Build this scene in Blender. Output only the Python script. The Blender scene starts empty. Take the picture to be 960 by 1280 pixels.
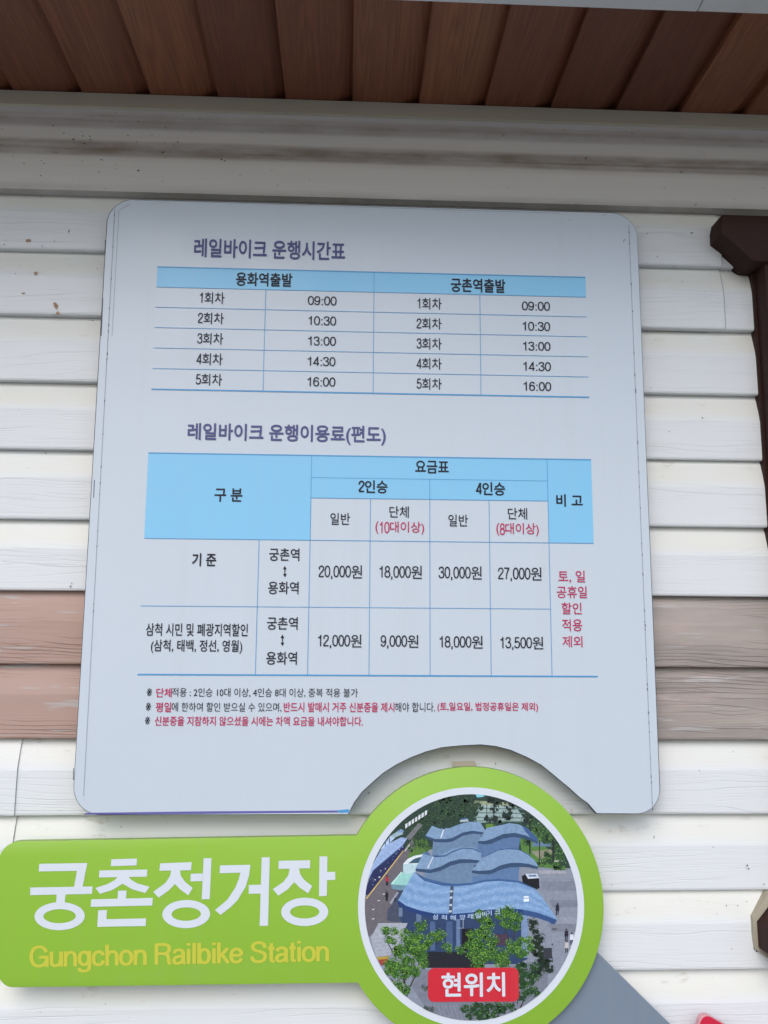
import bpy, bmesh, math, random
from mathutils import Vector, Matrix, noise

S = bpy.context.scene
C = S.collection
rnd = random.Random(7)

# ------------------------------------------------------------------ camera
F = 1066.2                                   # focal length in photo pixels (960 x 1280)
YAW, PITCH, ROLL = map(math.radians, (2.469, 8.634, 0.3535))
CAM = Vector((0.0, -1.2, 1.55))
fwd = Vector((math.sin(YAW)*math.cos(PITCH), math.cos(YAW)*math.cos(PITCH), math.sin(PITCH)))
r0 = Vector((math.cos(YAW), -math.sin(YAW), 0.0))
u0 = r0.cross(fwd)
RT = r0*math.cos(ROLL) + u0*math.sin(ROLL)
UP = RT.cross(fwd)
cd = bpy.data.cameras.new('camera')
cam = bpy.data.objects.new('camera', cd)
C.objects.link(cam)
cd.sensor_fit = 'VERTICAL'
cd.sensor_height = 24.0
cd.lens = 24.0*F/1280.0
cd.clip_start = 0.02
cd.clip_end = 2000.0
cam.matrix_world = Matrix(((RT.x, UP.x, -fwd.x, CAM.x), (RT.y, UP.y, -fwd.y, CAM.y),
                           (RT.z, UP.z, -fwd.z, CAM.z), (0, 0, 0, 1)))
S.camera = cam

# ------------------------------------------------------------------ light
SUN_EL, SUN_AZ = math.radians(42), math.radians(195)       # azimuth clockwise from +Y
w = bpy.data.worlds.new('World')
S.world = w
w.use_nodes = True
wn = w.node_tree.nodes
wn.clear()
wo = wn.new('ShaderNodeOutputWorld')
wb = wn.new('ShaderNodeBackground')
sk = wn.new('ShaderNodeTexSky')
sk.sky_type = 'NISHITA'
sk.sun_disc = False
sk.sun_elevation = SUN_EL
sk.sun_rotation = SUN_AZ
sk.air_density = 1.0
sk.dust_density = 2.0
sk.ozone_density = 1.0
wb.inputs['Strength'].default_value = 0.11
w.node_tree.links.new(sk.outputs[0], wb.inputs[0])
w.node_tree.links.new(wb.outputs[0], wo.inputs[0])
sd = bpy.data.lights.new('sun', 'SUN')
sd.energy = 0.58
sd.angle = math.radians(42)
sd.color = (1.0, 0.985, 0.965)
sun = bpy.data.objects.new('sun', sd)
C.objects.link(sun)
dirv = Vector((math.sin(SUN_AZ)*math.cos(SUN_EL), math.cos(SUN_AZ)*math.cos(SUN_EL), math.sin(SUN_EL)))
sun.rotation_euler = dirv.to_track_quat('Z', 'Y').to_euler()
sun.location = (0, -4, 6)
S.view_settings.view_transform = 'Standard'
S.view_settings.look = 'None'
S.view_settings.gamma = 1.0
S.view_settings.use_curve_mapping = False
S.view_settings.exposure = 0.86

# ------------------------------------------------------------------ helpers
def ray(px, py):
    return fwd + RT*((px-480.0)/F) - UP*((py-640.0)/F)

def at(px, py, y=0.0):
    """photo pixel -> (x, z) on the vertical plane at depth y"""
    d = ray(px, py)
    t = (y-CAM.y)/d.y
    return (d.x*t, CAM.z + d.z*t)

def at_z(px, py, z):
    d = ray(px, py)
    t = (z-CAM.z)/d.z
    return (d.x*t, CAM.y + d.y*t)

def lin(c):
    return tuple(((v/255.0)/12.92 if v <= 10 else ((v/255.0+0.055)/1.055)**2.4) for v in c)

class MB:
    def __init__(self):
        self.v, self.f, self.mi, self.col = [], [], [], []
    def add(self, verts, faces, mi=0, col=None):
        o = len(self.v)
        self.v += [tuple(p) for p in verts]
        for f in faces:
            self.f.append([i+o for i in f])
            self.mi.append(mi)
            self.col.append(col)
    def flat(self, pts, y, mi=0, col=None):
        """filled outline on the plane y (pts are x, z), facing the viewer (-y)"""
        if len(pts) <= 4:
            ar = sum(pts[i-1][0]*pts[i][1]-pts[i][0]*pts[i-1][1] for i in range(len(pts)))
            q = list(pts) if ar > 0 else list(pts)[::-1]
            self.add([(p[0], y, p[1]) for p in q], [list(range(len(q)))], mi, col)
            return
        bm = bmesh.new()
        vs = [bm.verts.new((p[0], y, p[1])) for p in pts]
        try:
            f = bm.faces.new(vs)
        except ValueError:
            bm.free(); return
        bm.normal_update()
        if f.normal.y > 0:
            f.normal_flip()
        bmesh.ops.triangulate(bm, faces=[f], ngon_method='EAR_CLIP')
        bm.verts.index_update()
        self.add([v.co for v in bm.verts], [[v.index for v in g.verts] for g in bm.faces], mi, col)
        bm.free()
    def slab(self, pts, y0, y1, mi=0, side_mi=None, bevel=0.0):
        """outline extruded from front plane y0 back to y1"""
        bm = bmesh.new()
        vs = [bm.verts.new((p[0], y0, p[1])) for p in pts]
        f = bm.faces.new(vs)
        bm.normal_update()
        if f.normal.y > 0:
            f.normal_flip()
        ex = bmesh.ops.extrude_face_region(bm, geom=[f])
        nv = [g for g in ex['geom'] if isinstance(g, bmesh.types.BMVert)]
        old = [v for v in bm.verts if v not in nv]
        for v in old:
            pass
        # the copied face becomes the front; the first stays at the back
        for v in nv:
            v.co.y = y0
        ofs = set(nv)
        for v in bm.verts:
            if v not in ofs:
                v.co.y = y1
        if f.is_valid:
            pass
        else:
            bk = [v for v in vs if v.is_valid]
            bm.faces.new(bk)
        bmesh.ops.recalc_face_normals(bm, faces=bm.faces)
        if bevel > 0:
            es = [e for e in bm.edges if all(abs(v.co.y-y0) < 1e-7 for v in e.verts)]
            bmesh.ops.bevel(bm, geom=es, offset=bevel, segments=2, affect='EDGES', profile=0.5)
        bm.normal_update()
        bm.verts.index_update()
        big = [g for g in bm.faces if len(g.verts) > 4]
        if big:
            bmesh.ops.triangulate(bm, faces=big, ngon_method='EAR_CLIP')
        bm.verts.index_update()
        o = len(self.v)
        self.v += [tuple(v.co) for v in bm.verts]
        for g in bm.faces:
            self.f.append([v.index+o for v in g.verts])
            self.mi.append(side_mi if (side_mi is not None and abs(g.normal.y) < 0.7) else mi)
            self.col.append(None)
        bm.free()
    def box(self, a, b, mi=0):
        x0, y0, z0 = a; x1, y1, z1 = b
        self.add([(x0,y0,z0),(x1,y0,z0),(x1,y1,z0),(x0,y1,z0),(x0,y0,z1),(x1,y0,z1),(x1,y1,z1),(x0,y1,z1)],
                 [(0,3,2,1),(4,5,6,7),(0,1,5,4),(1,2,6,5),(2,3,7,6),(3,0,4,7)], mi)
    def build(self, name, mats, parent=None, smooth=None, colattr=None):
        me = bpy.data.meshes.new(name)
        me.from_pydata(self.v, [], self.f)
        for m in (mats if isinstance(mats, (list, tuple)) else [mats]):
            me.materials.append(m)
        me.polygons.foreach_set('material_index', self.mi)
        if colattr:
            ca = me.color_attributes.new(colattr, 'FLOAT_COLOR', 'CORNER')
            k = 0
            for p, c in zip(me.polygons, self.col):
                for _ in p.loop_indices:
                    ca.data[k].color = (*(c or (1, 1, 1)), 1.0)
                    k += 1
        if smooth is not None:
            me.polygons.foreach_set('use_smooth', [True]*len(me.polygons))
            me.set_sharp_from_angle(angle=math.radians(smooth))
        me.update()
        o = bpy.data.objects.new(name, me)
        C.objects.link(o)
        if parent:
            o.parent = parent
            o.matrix_parent_inverse = Matrix.Identity(4)
            # meshes are written in world coordinates; the parents stand at their own base
            base = parent_world(parent)
            me.transform(Matrix.Translation(-base))
        return o

def parent_world(p):
    t = Vector((0, 0, 0))
    while p is not None:
        t += p.location
        p = p.parent
    return t

def thing(name, label, cat, loc):
    o = bpy.data.objects.new(name, None)
    o.empty_display_size = 0.1
    C.objects.link(o)
    o.location = loc
    o['label'] = label
    o['category'] = cat
    return o

def struct(o):
    o['kind'] = 'structure'
    return o

def rounded(pts, radii, n=8):
    """round the corners of a polygon (x, z)"""
    out = []
    N = len(pts)
    for i in range(N):
        p = Vector(pts[i]); r = radii[i]
        if r <= 0:
            out.append(tuple(p)); continue
        a = (Vector(pts[i-1])-p).normalized(); b = (Vector(pts[(i+1) % N])-p).normalized()
        ang = a.angle(b)
        d = r/math.tan(ang/2)
        c = p + (a+b).normalized()*(r/math.sin(ang/2))
        s = p+a*d-c; e = p+b*d-c
        a0 = math.atan2(s.y, s.x); a1 = math.atan2(e.y, e.x)
        da = (a1-a0+math.pi) % (2*math.pi)-math.pi
        for k in range(n+1):
            t = a0+da*k/n
            out.append((c.x+r*math.cos(t), c.y+r*math.sin(t)))
    return out

# ------------------------------------------------------------------ materials
def mat(name, base=(0.5, 0.5, 0.5), rough=0.5, spec=0.5):
    m = bpy.data.materials.new(name)
    m.use_nodes = True
    b = m.node_tree.nodes['Principled BSDF']
    b.inputs['Base Color'].default_value = (*base, 1)
    b.inputs['Roughness'].default_value = rough
    b.inputs['Specular IOR Level'].default_value = spec
    return m

class NT:
    """small node-tree writer"""
    def __init__(self, m):
        self.t = m.node_tree
        self.b = self.t.nodes['Principled BSDF']
    def n(self, kind, **kw):
        x = self.t.nodes.new(kind)
        for k, v in kw.items():
            setattr(x, k, v)
        return x
    def link(self, a, b):
        self.t.links.new(a, b)
    def coords(self, scale, loc=(0, 0, 0)):
        g = self.n('ShaderNodeNewGeometry')
        mp = self.n('ShaderNodeMapping')
        mp.inputs['Scale'].default_value = scale
        mp.inputs['Location'].default_value = loc
        self.link(g.outputs['Position'], mp.inputs['Vector'])
        return mp.outputs[0]
    def noise(self, scale, loc=(0, 0, 0), detail=3, rough=0.55, dist=0.0):
        t = self.n('ShaderNodeTexNoise')
        t.inputs['Scale'].default_value = 1.0
        t.inputs['Detail'].default_value = detail
        t.inputs['Roughness'].default_value = rough
        t.inputs['Distortion'].default_value = dist
        self.link(self.coords(scale, loc), t.inputs['Vector'])
        return t.outputs['Fac']
    def math(self, op, a, b=None, clamp=False):
        x = self.n('ShaderNodeMath', operation=op, use_clamp=clamp)
        for i, v in enumerate((a, b)):
            if v is None: continue
            if isinstance(v, (int, float)):
                x.inputs[i].default_value = v
            else:
                self.link(v, x.inputs[i])
        return x.outputs[0]
    def ramp(self, v, a, b, va=0.0, vb=1.0):
        x = self.n('ShaderNodeMapRange', clamp=True)
        x.inputs['From Min'].default_value = a
        x.inputs['From Max'].default_value = b
        x.inputs['To Min'].default_value = va
        x.inputs['To Max'].default_value = vb
        self.link(v, x.inputs['Value'])
        return x.outputs[0]
    def mix(self, fac, a, b):
        x = self.n('ShaderNodeMix', data_type='RGBA')
        if isinstance(fac, (int, float)):
            x.inputs[0].default_value = fac
        else:
            self.link(fac, x.inputs[0])
        for i, v in ((6, a), (7, b)):
            if isinstance(v, (tuple, list)):
                x.inputs[i].default_value = (*v[:3], 1)
            else:
                self.link(v, x.inputs[i])
        return x.outputs[2]
    def crack(self, scale, loc=(0, 0, 0), width=0.02, detail=2):
        """thin wandering lines: where a stretched noise crosses its middle"""
        v = self.noise(scale, loc, detail, 0.5)
        d = self.math('ABSOLUTE', self.math('SUBTRACT', v, 0.5))
        return self.ramp(d, 0.0, width, 1.0, 0.0)
    def lines(self, n, wob, width, fx, loc=(0, 0, 0)):
        """thin grain lines n per metre that wander, fork and fade"""
        g = self.n('ShaderNodeNewGeometry')
        sp = self.n('ShaderNodeSeparateXYZ')
        self.link(g.outputs['Position'], sp.inputs[0])
        a = self.math('MULTIPLY', sp.outputs[2], n)
        b = self.math('MULTIPLY', self.noise((fx, 1, 16), loc, 2, 0.45), wob)
        f = self.math('FRACT', self.math('ADD', a, b))
        d = self.math('ABSOLUTE', self.math('SUBTRACT', f, 0.5))
        return self.ramp(d, width*0.4, width, 1.0, 0.0)
    def bump(self, h, dist, strength=1.0, chain=None):
        x = self.n('ShaderNodeBump')
        x.inputs['Distance'].default_value = dist
        x.inputs['Strength'].default_value = strength
        self.link(h, x.inputs['Height'])
        if chain is not None:
            self.link(chain, x.inputs['Normal'])
        return x.outputs[0]
    def attr(self, name):
        a = self.n('ShaderNodeAttribute', attribute_name=name)
        return a

def siding_white():
    m = mat('white vinyl siding', (0.76, 0.77, 0.76), 0.42, 0.4)
    t = NT(m)
    cove = t.attr('cove').outputs['Fac']                # 0 on the grained face, 1 in the hollow above it
    grain = t.math('MULTIPLY', t.lines(120, 7.0, 0.085, 2.6, (0.3, 0, 0.7)), t.ramp(t.noise((3.5, 1, 55), (1, 0, 7), 2), 0.40, 0.62))
    grain2 = t.math('MULTIPLY', t.lines(210, 9.0, 0.12, 3.4, (4.3, 0, 2.7)), t.ramp(t.noise((6, 1, 90), (5, 0, 2), 2), 0.45, 0.62))
    patch = t.ramp(t.noise((2.2, 1, 14), (3, 0, 0), 3), 0.38, 0.62)
    g = t.math('MULTIPLY', t.math('MAXIMUM', grain, t.math('MULTIPLY', grain2, 0.7)), t.ramp(patch, 0, 1, 0.35, 1.0))
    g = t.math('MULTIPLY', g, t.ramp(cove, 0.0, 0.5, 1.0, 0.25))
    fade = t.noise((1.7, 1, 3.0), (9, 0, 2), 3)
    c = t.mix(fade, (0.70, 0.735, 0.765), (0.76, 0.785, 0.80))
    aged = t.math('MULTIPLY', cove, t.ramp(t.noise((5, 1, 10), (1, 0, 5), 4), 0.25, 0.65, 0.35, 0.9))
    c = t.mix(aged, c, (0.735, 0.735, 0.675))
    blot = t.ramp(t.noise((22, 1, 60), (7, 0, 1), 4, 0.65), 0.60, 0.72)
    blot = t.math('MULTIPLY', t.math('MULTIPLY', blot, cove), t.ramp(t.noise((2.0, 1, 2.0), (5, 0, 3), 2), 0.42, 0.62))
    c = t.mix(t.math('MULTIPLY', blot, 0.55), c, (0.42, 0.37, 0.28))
    spk = t.ramp(t.noise((130, 1, 130), (2, 0, 8), 1, 0.4), 0.765, 0.80)
    c = t.mix(t.math('MULTIPLY', spk, 0.6), c, (0.22, 0.19, 0.16))
    c = t.mix(t.math('MULTIPLY', g, 0.22), c, (0.38, 0.41, 0.45))
    t.link(c, t.b.inputs['Base Color'])
    fine = t.noise((14, 1, 260), (0, 0, 0), 2)
    h = t.math('SUBTRACT', t.math('MULTIPLY', fine, 0.35), g)
    t.link(t.bump(h, 0.0006, 0.6), t.b.inputs['Normal'])
    return m

def siding_brown():
    m = mat('faded brown siding', (0.4, 0.3, 0.26), 0.6, 0.3)
    t = NT(m)
    sep = t.n('ShaderNodeSeparateXYZ')
    g0 = t.n('ShaderNodeNewGeometry')
    t.link(g0.outputs['Position'], sep.inputs[0])
    nz = t.noise((3, 1, 22), (1, 0, 4), 4)
    side = t.math('ADD', t.ramp(sep.outputs[0], -0.2, 0.35), t.math('MULTIPLY', t.math('SUBTRACT', nz, 0.5), 0.5), clamp=True)
    left = t.mix(t.noise((4, 1, 40), (2, 0, 0), 3), (0.41, 0.275, 0.228), (0.47, 0.335, 0.29))
    right = t.mix(t.ramp(t.noise((3, 1, 26), (6, 0, 3), 4), 0.3, 0.7), (0.28, 0.255, 0.24), (0.43, 0.375, 0.34))
    c = t.mix(side, left, right)
    worn = t.ramp(t.noise((7, 1, 75), (3, 0, 9), 4, 0.6), 0.575, 0.64)
    c = t.mix(t.math('MULTIPLY', worn, 0.75), c, (0.46, 0.45, 0.45))
    pale = t.ramp(t.noise((5, 1, 18), (11, 0, 5), 3), 0.62, 0.75)
    c = t.mix(t.math('MULTIPLY', pale, 0.5), c, (0.60, 0.42, 0.37))
    gr = t.math('MULTIPLY', t.lines(130, 8.0, 0.10, 3.0, (0.3, 0, 3.7)), t.ramp(t.noise((4, 1, 60), (2, 0, 7), 2), 0.38, 0.58))
    gr2 = t.math('MULTIPLY', t.lines(230, 10.0, 0.13, 4.0, (4.3, 0, 1.7)), t.ramp(t.noise((6, 1, 90), (7, 0, 2), 2), 0.42, 0.6))
    g = t.math('MULTIPLY', t.math('MAXIMUM', gr, t.math('MULTIPLY', gr2, 0.6)), t.ramp(t.noise((3, 1, 14), (3, 0, 0), 3), 0.40, 0.55))
    c = t.mix(t.math('MULTIPLY', g, 0.5), c, (0.17, 0.12, 0.11))
    t.link(c, t.b.inputs['Base Color'])
    h = t.math('SUBTRACT', t.math('MULTIPLY', t.noise((14, 1, 240), (0, 0, 0), 2), 0.4), g)
    t.link(t.bump(h, 0.0010, 0.8), t.b.inputs['Normal'])
    return m

def trim_mat():
    m = mat('dusty white trim', (0.66, 0.66, 0.64), 0.5, 0.4)
    t = NT(m)
    dirt = t.attr('dirt').outputs['Fac']  # dirt weight, also carrying shade painted into the mouldings
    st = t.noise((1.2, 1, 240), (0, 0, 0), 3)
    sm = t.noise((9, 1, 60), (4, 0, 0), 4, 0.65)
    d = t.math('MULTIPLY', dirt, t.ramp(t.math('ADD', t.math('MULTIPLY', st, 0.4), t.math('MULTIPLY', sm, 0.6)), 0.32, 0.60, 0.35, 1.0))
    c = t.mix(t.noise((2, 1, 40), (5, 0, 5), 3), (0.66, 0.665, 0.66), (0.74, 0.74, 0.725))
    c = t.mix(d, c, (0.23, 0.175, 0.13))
    spk = t.ramp(t.noise((85, 1, 150), (2, 0, 8), 1, 0.4), 0.73, 0.76)
    spk = t.math('MULTIPLY', spk, t.ramp(t.noise((4, 1, 4), (8, 0, 8), 2), 0.42, 0.6))
    c = t.mix(t.math('MULTIPLY', spk, 0.8), c, (0.10, 0.08, 0.07))
    t.link(c, t.b.inputs['Base Color'])
    t.link(t.bump(t.noise((3, 1, 170), (1, 0, 0), 3), 0.0006, 0.5), t.b.inputs['Normal'])
    return m

def soffit_mat():
    m = mat('stained soffit boards', (0.2, 0.09, 0.05), 0.55, 0.35)
    t = NT(m)
    tint = t.attr('tint').outputs['Fac']
    g0 = t.n('ShaderNodeNewGeometry')
    sp = t.n('ShaderNodeSeparateXYZ')
    t.link(g0.outputs['Position'], sp.inputs[0])
    cb = t.n('ShaderNodeCombineXYZ')                    # every board has its own piece of grain
    t.link(t.math('ADD', t.math('MULTIPLY', sp.outputs[0], 30.0), t.math('MULTIPLY', tint, 57.0)), cb.inputs[0])
    t.link(t.math('ADD', t.math('MULTIPLY', sp.outputs[1], 1.3), t.math('MULTIPLY', tint, 31.0)), cb.inputs[1])
    w1 = t.n('ShaderNodeTexNoise')
    w1.inputs['Scale'].default_value = 1.0
    w1.inputs['Detail'].default_value = 1.5
    t.link(cb.outputs[0], w1.inputs['Vector'])
    ring = t.math('SINE', t.math('MULTIPLY', w1.outputs['Fac'], 95.0))
    ring = t.ramp(ring, -1, 1)
    fine = t.noise((330, 7, 1), (0, 0, 0), 2)
    base = t.mix(tint, (0.15, 0.046, 0.023), (0.34, 0.122, 0.056))
    c = t.mix(t.math('MULTIPLY', ring, 0.30), base, (0.075, 0.026, 0.015))
    c = t.mix(t.math('MULTIPLY', t.ramp(fine, 0.45, 0.65), 0.3), c, (0.09, 0.035, 0.02))
    c = t.mix(t.math('MULTIPLY', t.ramp(t.noise((14, 4, 1), (3, 3, 0), 3), 0.5, 0.75), 0.35), c, (0.24, 0.11, 0.055))
    t.link(c, t.b.inputs['Base Color'])
    t.link(t.bump(t.math('ADD', ring, fine), 0.0005, 0.5), t.b.inputs['Normal'])
    return m

def frame_mat():
    m = mat('dark brown window frame', (0.045, 0.02, 0.016), 0.6, 0.22)
    t = NT(m)
    n1 = t.noise((5, 5, 140), (0, 0, 0), 3)
    c = t.mix(n1, (0.024, 0.0085, 0.007), (0.042, 0.017, 0.0125))
    dust = t.ramp(t.noise((60, 60, 60), (3, 0, 1), 4, 0.7), 0.62, 0.8)
    c = t.mix(t.math('MULTIPLY', dust, 0.3), c, (0.09, 0.06, 0.05))
    t.link(c, t.b.inputs['Base Color'])
    t.link(t.bump(n1, 0.0006, 0.6), t.b.inputs['Normal'])
    return m

def sheet_mat(name, base, rough, var=0.03, spec=0.5, wav=0.0004):
    m = mat(name, base, rough, spec)
    t = NT(m)
    n1 = t.noise((5, 1, 5), (1, 0, 2), 4)
    lo = tuple(v*(1-var) for v in base); hi = tuple(min(1, v*(1+var)) for v in base)
    c = t.mix(n1, lo, hi)
    run = t.ramp(t.noise((45, 1, 1.6), (2, 0, 6), 3), 0.52, 0.72)      # faint rain runs and handling smears
    smear = t.ramp(t.noise((3, 1, 30), (8, 0, 1), 3), 0.58, 0.75)
    c = t.mix(t.math('ADD', t.math('MULTIPLY', run, 0.05), t.math('MULTIPLY', smear, 0.045)), c, (0.40, 0.39, 0.36))
    sc = t.ramp(t.noise((160, 1, 160), (5, 0, 1), 1), 0.80, 0.83)
    c = t.mix(t.math('MULTIPLY', sc, 0.4), c, tuple(v*0.5 for v in base))
    t.link(c, t.b.inputs['Base Color'])
    t.link(t.ramp(t.noise((9, 1, 9), (4, 0, 4), 4), 0.3, 0.7, rough*0.85, min(1, rough*1.2)), t.b.inputs['Roughness'])
    t.link(t.bump(t.noise((11, 1, 11), (0, 0, 0), 2), wav, 0.5), t.b.inputs['Normal'])
    return m

def print_mat():
    m = mat('printed photograph', (1, 1, 1), 0.4, 0.45)
    t = NT(m)
    a = t.attr('print')
    nz = t.noise((900, 1, 900), (0, 0, 0), 2)
    nl = t.noise((190, 1, 190), (3, 0, 3), 3)
    mul = t.math('MULTIPLY', t.ramp(nz, 0.25, 0.75, 0.78, 1.22), t.ramp(nl, 0.25, 0.75, 0.85, 1.15))
    vm = t.n('ShaderNodeVectorMath', operation='SCALE')
    t.link(a.outputs['Color'], vm.inputs[0])
    t.link(mul, vm.inputs['Scale'])
    t.link(vm.outputs[0], t.b.inputs['Base Color'])
    return m

M_SID = siding_white()
M_BRN = siding_brown()
M_TRIM = trim_mat()
M_CREAM = sheet_mat('cream corner strip', (0.60, 0.57, 0.44), 0.5)
M_SOF = soffit_mat()
M_FRAME = frame_mat()
M_FASC = sheet_mat('white fascia paint', (0.72, 0.72, 0.70), 0.5)
M_CHIP = sheet_mat('bare primer chip', (0.40, 0.25, 0.16), 0.8, 0.2)
M_DARKFLECK = mat('dark dirt fleck', (0.09, 0.07, 0.06), 0.9, 0.2)
M_CAULK = sheet_mat('beige sealant', (0.36, 0.325, 0.25), 0.6, 0.15)
M_TAPE = sheet_mat('old tape', (0.52, 0.45, 0.36), 0.7, 0.12)
M_BOARD = sheet_mat('pale printed sheet', (0.56, 0.635, 0.715), 0.34, 0.012)
M_EDGE = mat('dark board edge', (0.05, 0.055, 0.07), 0.6)
M_LIP = sheet_mat('turned sheet edge', (0.585, 0.665, 0.745), 0.34, 0.012)
M_SEAM = mat('seam shadow line', (0.30, 0.35, 0.42), 0.6)
M_SEAMDK = mat('dirt in seam', (0.10, 0.11, 0.14), 0.8)
M_VIOLET = sheet_mat('violet print edge', (0.11, 0.11, 0.36), 0.4, 0.2)
M_FILL = sheet_mat('light blue print', (0.22, 0.56, 0.84), 0.36, 0.02)
M_RULE = mat('blue rule print', (0.06, 0.31, 0.62), 0.4)
M_INK = mat('dark ink', (0.010, 0.013, 0.028), 0.5, 0.3)
M_RED = mat('crimson ink', (0.50, 0.014, 0.10), 0.5, 0.3)
M_PURP = mat('slate violet ink', (0.085, 0.092, 0.24), 0.5, 0.3)
M_GREEN = sheet_mat('lime green print', (0.27, 0.50, 0.045), 0.36, 0.025)
M_GEDGE = mat('green board edge', (0.30, 0.42, 0.14), 0.6)
M_WHITE = sheet_mat('white print', (0.68, 0.735, 0.81), 0.36, 0.012)
M_YEL = mat('yellow print', (0.56, 0.56, 0.055), 0.4)
M_PRINT = print_mat()
M_REDPLATE = sheet_mat('red print', (0.62, 0.022, 0.04), 0.36, 0.02)
M_GREY = sheet_mat('blue grey print', (0.19, 0.24, 0.31), 0.4, 0.03)
M_REDSIGN = sheet_mat('red sign print', (0.60, 0.015, 0.055), 0.38, 0.02)
M_PINK = sheet_mat('pink board edge', (0.68, 0.34, 0.38), 0.5, 0.05)
M_GLASS = mat('dark window glass', (0.03, 0.035, 0.04), 0.05, 0.6)
M_GROUND = mat('paving', (0.26, 0.25, 0.24), 0.9)
_t = NT(M_GROUND)
_t.link(_t.mix(_t.noise((3, 3, 1), (0, 0, 0), 5), (0.13, 0.127, 0.122), (0.21, 0.205, 0.20)), _t.b.inputs['Base Color'])
M_ROOF = mat('grey roof', (0.14, 0.14, 0.15), 0.7)

# ------------------------------------------------------------------ ground
g = MB()
g.add([(-600, -600, 0), (600, -600, 0), (600, 600, 0), (-600, 600, 0)], [(0, 1, 2, 3)])
struct(g.build('ground', M_GROUND))

# ------------------------------------------------------------------ the building
YW = 0.030                                   # outer face of the siding
building = thing('station_building', 'white clapboard station building with two faded brown boards, wooden soffit and brown window frame',
                 'building', (0, YW, 0))
X0, X1 = -2.4, 3.0
laps = {}
zc_mid = lambda px, py: at(px, py, YW)[1]
z738 = (zc_mid(60, 738)+zc_mid(880, 745.5))/2
zs_meas = [zc_mid(60, 311.5), zc_mid(880, 657.5), z738, zc_mid(880, 832.5), (zc_mid(60, 919.5)+zc_mid(880, 924))/2, zc_mid(880, 1114)]
H = (zs_meas[0]-zs_meas[5])/9.0
ZL = lambda k: zs_meas[2] + (zs_meas[0]-zs_meas[2])/5.0*k if k >= 0 else zs_meas[2] + (zs_meas[5]-zs_meas[2])/4.0*(-k)
# lap k is the lower lip of row k; rows -2, -1 (below z738) are the brown boards
seam_r = at(905, 380, YW)[0]
seam_l = at(20, 980, YW)[0]

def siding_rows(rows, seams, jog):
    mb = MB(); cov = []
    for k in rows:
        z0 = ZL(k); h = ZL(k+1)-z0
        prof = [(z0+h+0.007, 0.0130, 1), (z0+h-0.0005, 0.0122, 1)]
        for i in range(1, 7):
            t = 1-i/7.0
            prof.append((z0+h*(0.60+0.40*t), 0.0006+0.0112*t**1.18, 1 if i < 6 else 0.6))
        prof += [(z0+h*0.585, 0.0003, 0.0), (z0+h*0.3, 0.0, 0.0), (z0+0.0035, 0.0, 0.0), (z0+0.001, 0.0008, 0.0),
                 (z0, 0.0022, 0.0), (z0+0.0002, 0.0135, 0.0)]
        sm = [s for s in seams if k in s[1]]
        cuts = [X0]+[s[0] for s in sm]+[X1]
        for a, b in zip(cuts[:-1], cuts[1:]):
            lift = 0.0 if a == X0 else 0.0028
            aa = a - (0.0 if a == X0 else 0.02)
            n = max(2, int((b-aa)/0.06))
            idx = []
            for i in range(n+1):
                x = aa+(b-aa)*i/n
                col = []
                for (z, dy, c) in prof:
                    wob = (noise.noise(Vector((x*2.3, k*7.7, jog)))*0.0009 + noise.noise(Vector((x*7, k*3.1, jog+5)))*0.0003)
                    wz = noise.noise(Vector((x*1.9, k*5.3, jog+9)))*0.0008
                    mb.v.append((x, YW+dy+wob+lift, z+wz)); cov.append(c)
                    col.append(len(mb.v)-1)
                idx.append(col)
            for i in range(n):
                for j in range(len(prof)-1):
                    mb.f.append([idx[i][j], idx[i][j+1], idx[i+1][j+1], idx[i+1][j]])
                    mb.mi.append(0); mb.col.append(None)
            # thin end of the sheet at its seam
            if b != X1:
                o = len(mb.v)
                for (z, dy, c) in prof:
                    mb.v.append((b, YW+dy, z)); cov.append(c)
                    mb.v.append((b, YW+dy+0.0014, z)); cov.append(c)
                for j in range(len(prof)-1):
                    mb.f.append([o+2*j, o+2*j+2, o+2*j+3, o+2*j+1]); mb.mi.append(0); mb.col.append(None)
    return mb, cov

def put_attr(ob, name, vals):
    a = ob.data.attributes.new(name, 'FLOAT', 'POINT')
    vals = list(vals)+[0.0]*(len(ob.data.vertices)-len(vals))
    a.data.foreach_set('value', vals)

rows_white = [k for k in range(-14, 8) if k not in (-1, -2)]
mb, cov = siding_rows(rows_white, [(seam_r, (4, 5)), (seam_l, (-3, -4)), (at(640, 460, YW)[0], (2, 3))], 1.0)
# shadow at the lapped seam, painted as a hair-wide dark strip along the profile
def seam_shadow(x, ks, wd):
    for k in ks:
        z0 = ZL(k); h = ZL(k+1)-z0
        pr_ = [(z0+h*0.99, 0.0120)]+[(z0+h*(0.60+0.40*(1-i/7.0)), 0.0006+0.0112*(1-i/7.0)**1.18) for i in range(1, 7)]+[(z0+h*0.585, 0.0003), (z0+h*0.3, 0), (z0+0.001, 0.0004)]
        o = len(mb.v)
        for z, dy in pr_:
            mb.v += [(x, YW+dy-0.0008, z), (x+wd, YW+dy-0.0006, z)]; cov.extend([0, 0])
        for j in range(len(pr_)-1):
            mb.f.append([o+2*j, o+2*j+2, o+2*j+3, o+2*j+1]); mb.mi.append(3); mb.col.append(None)
seam_shadow(seam_r, (4, 5), 0.0008); seam_shadow(at(640, 460, YW)[0], (2, 3), 0.0008)
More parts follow.
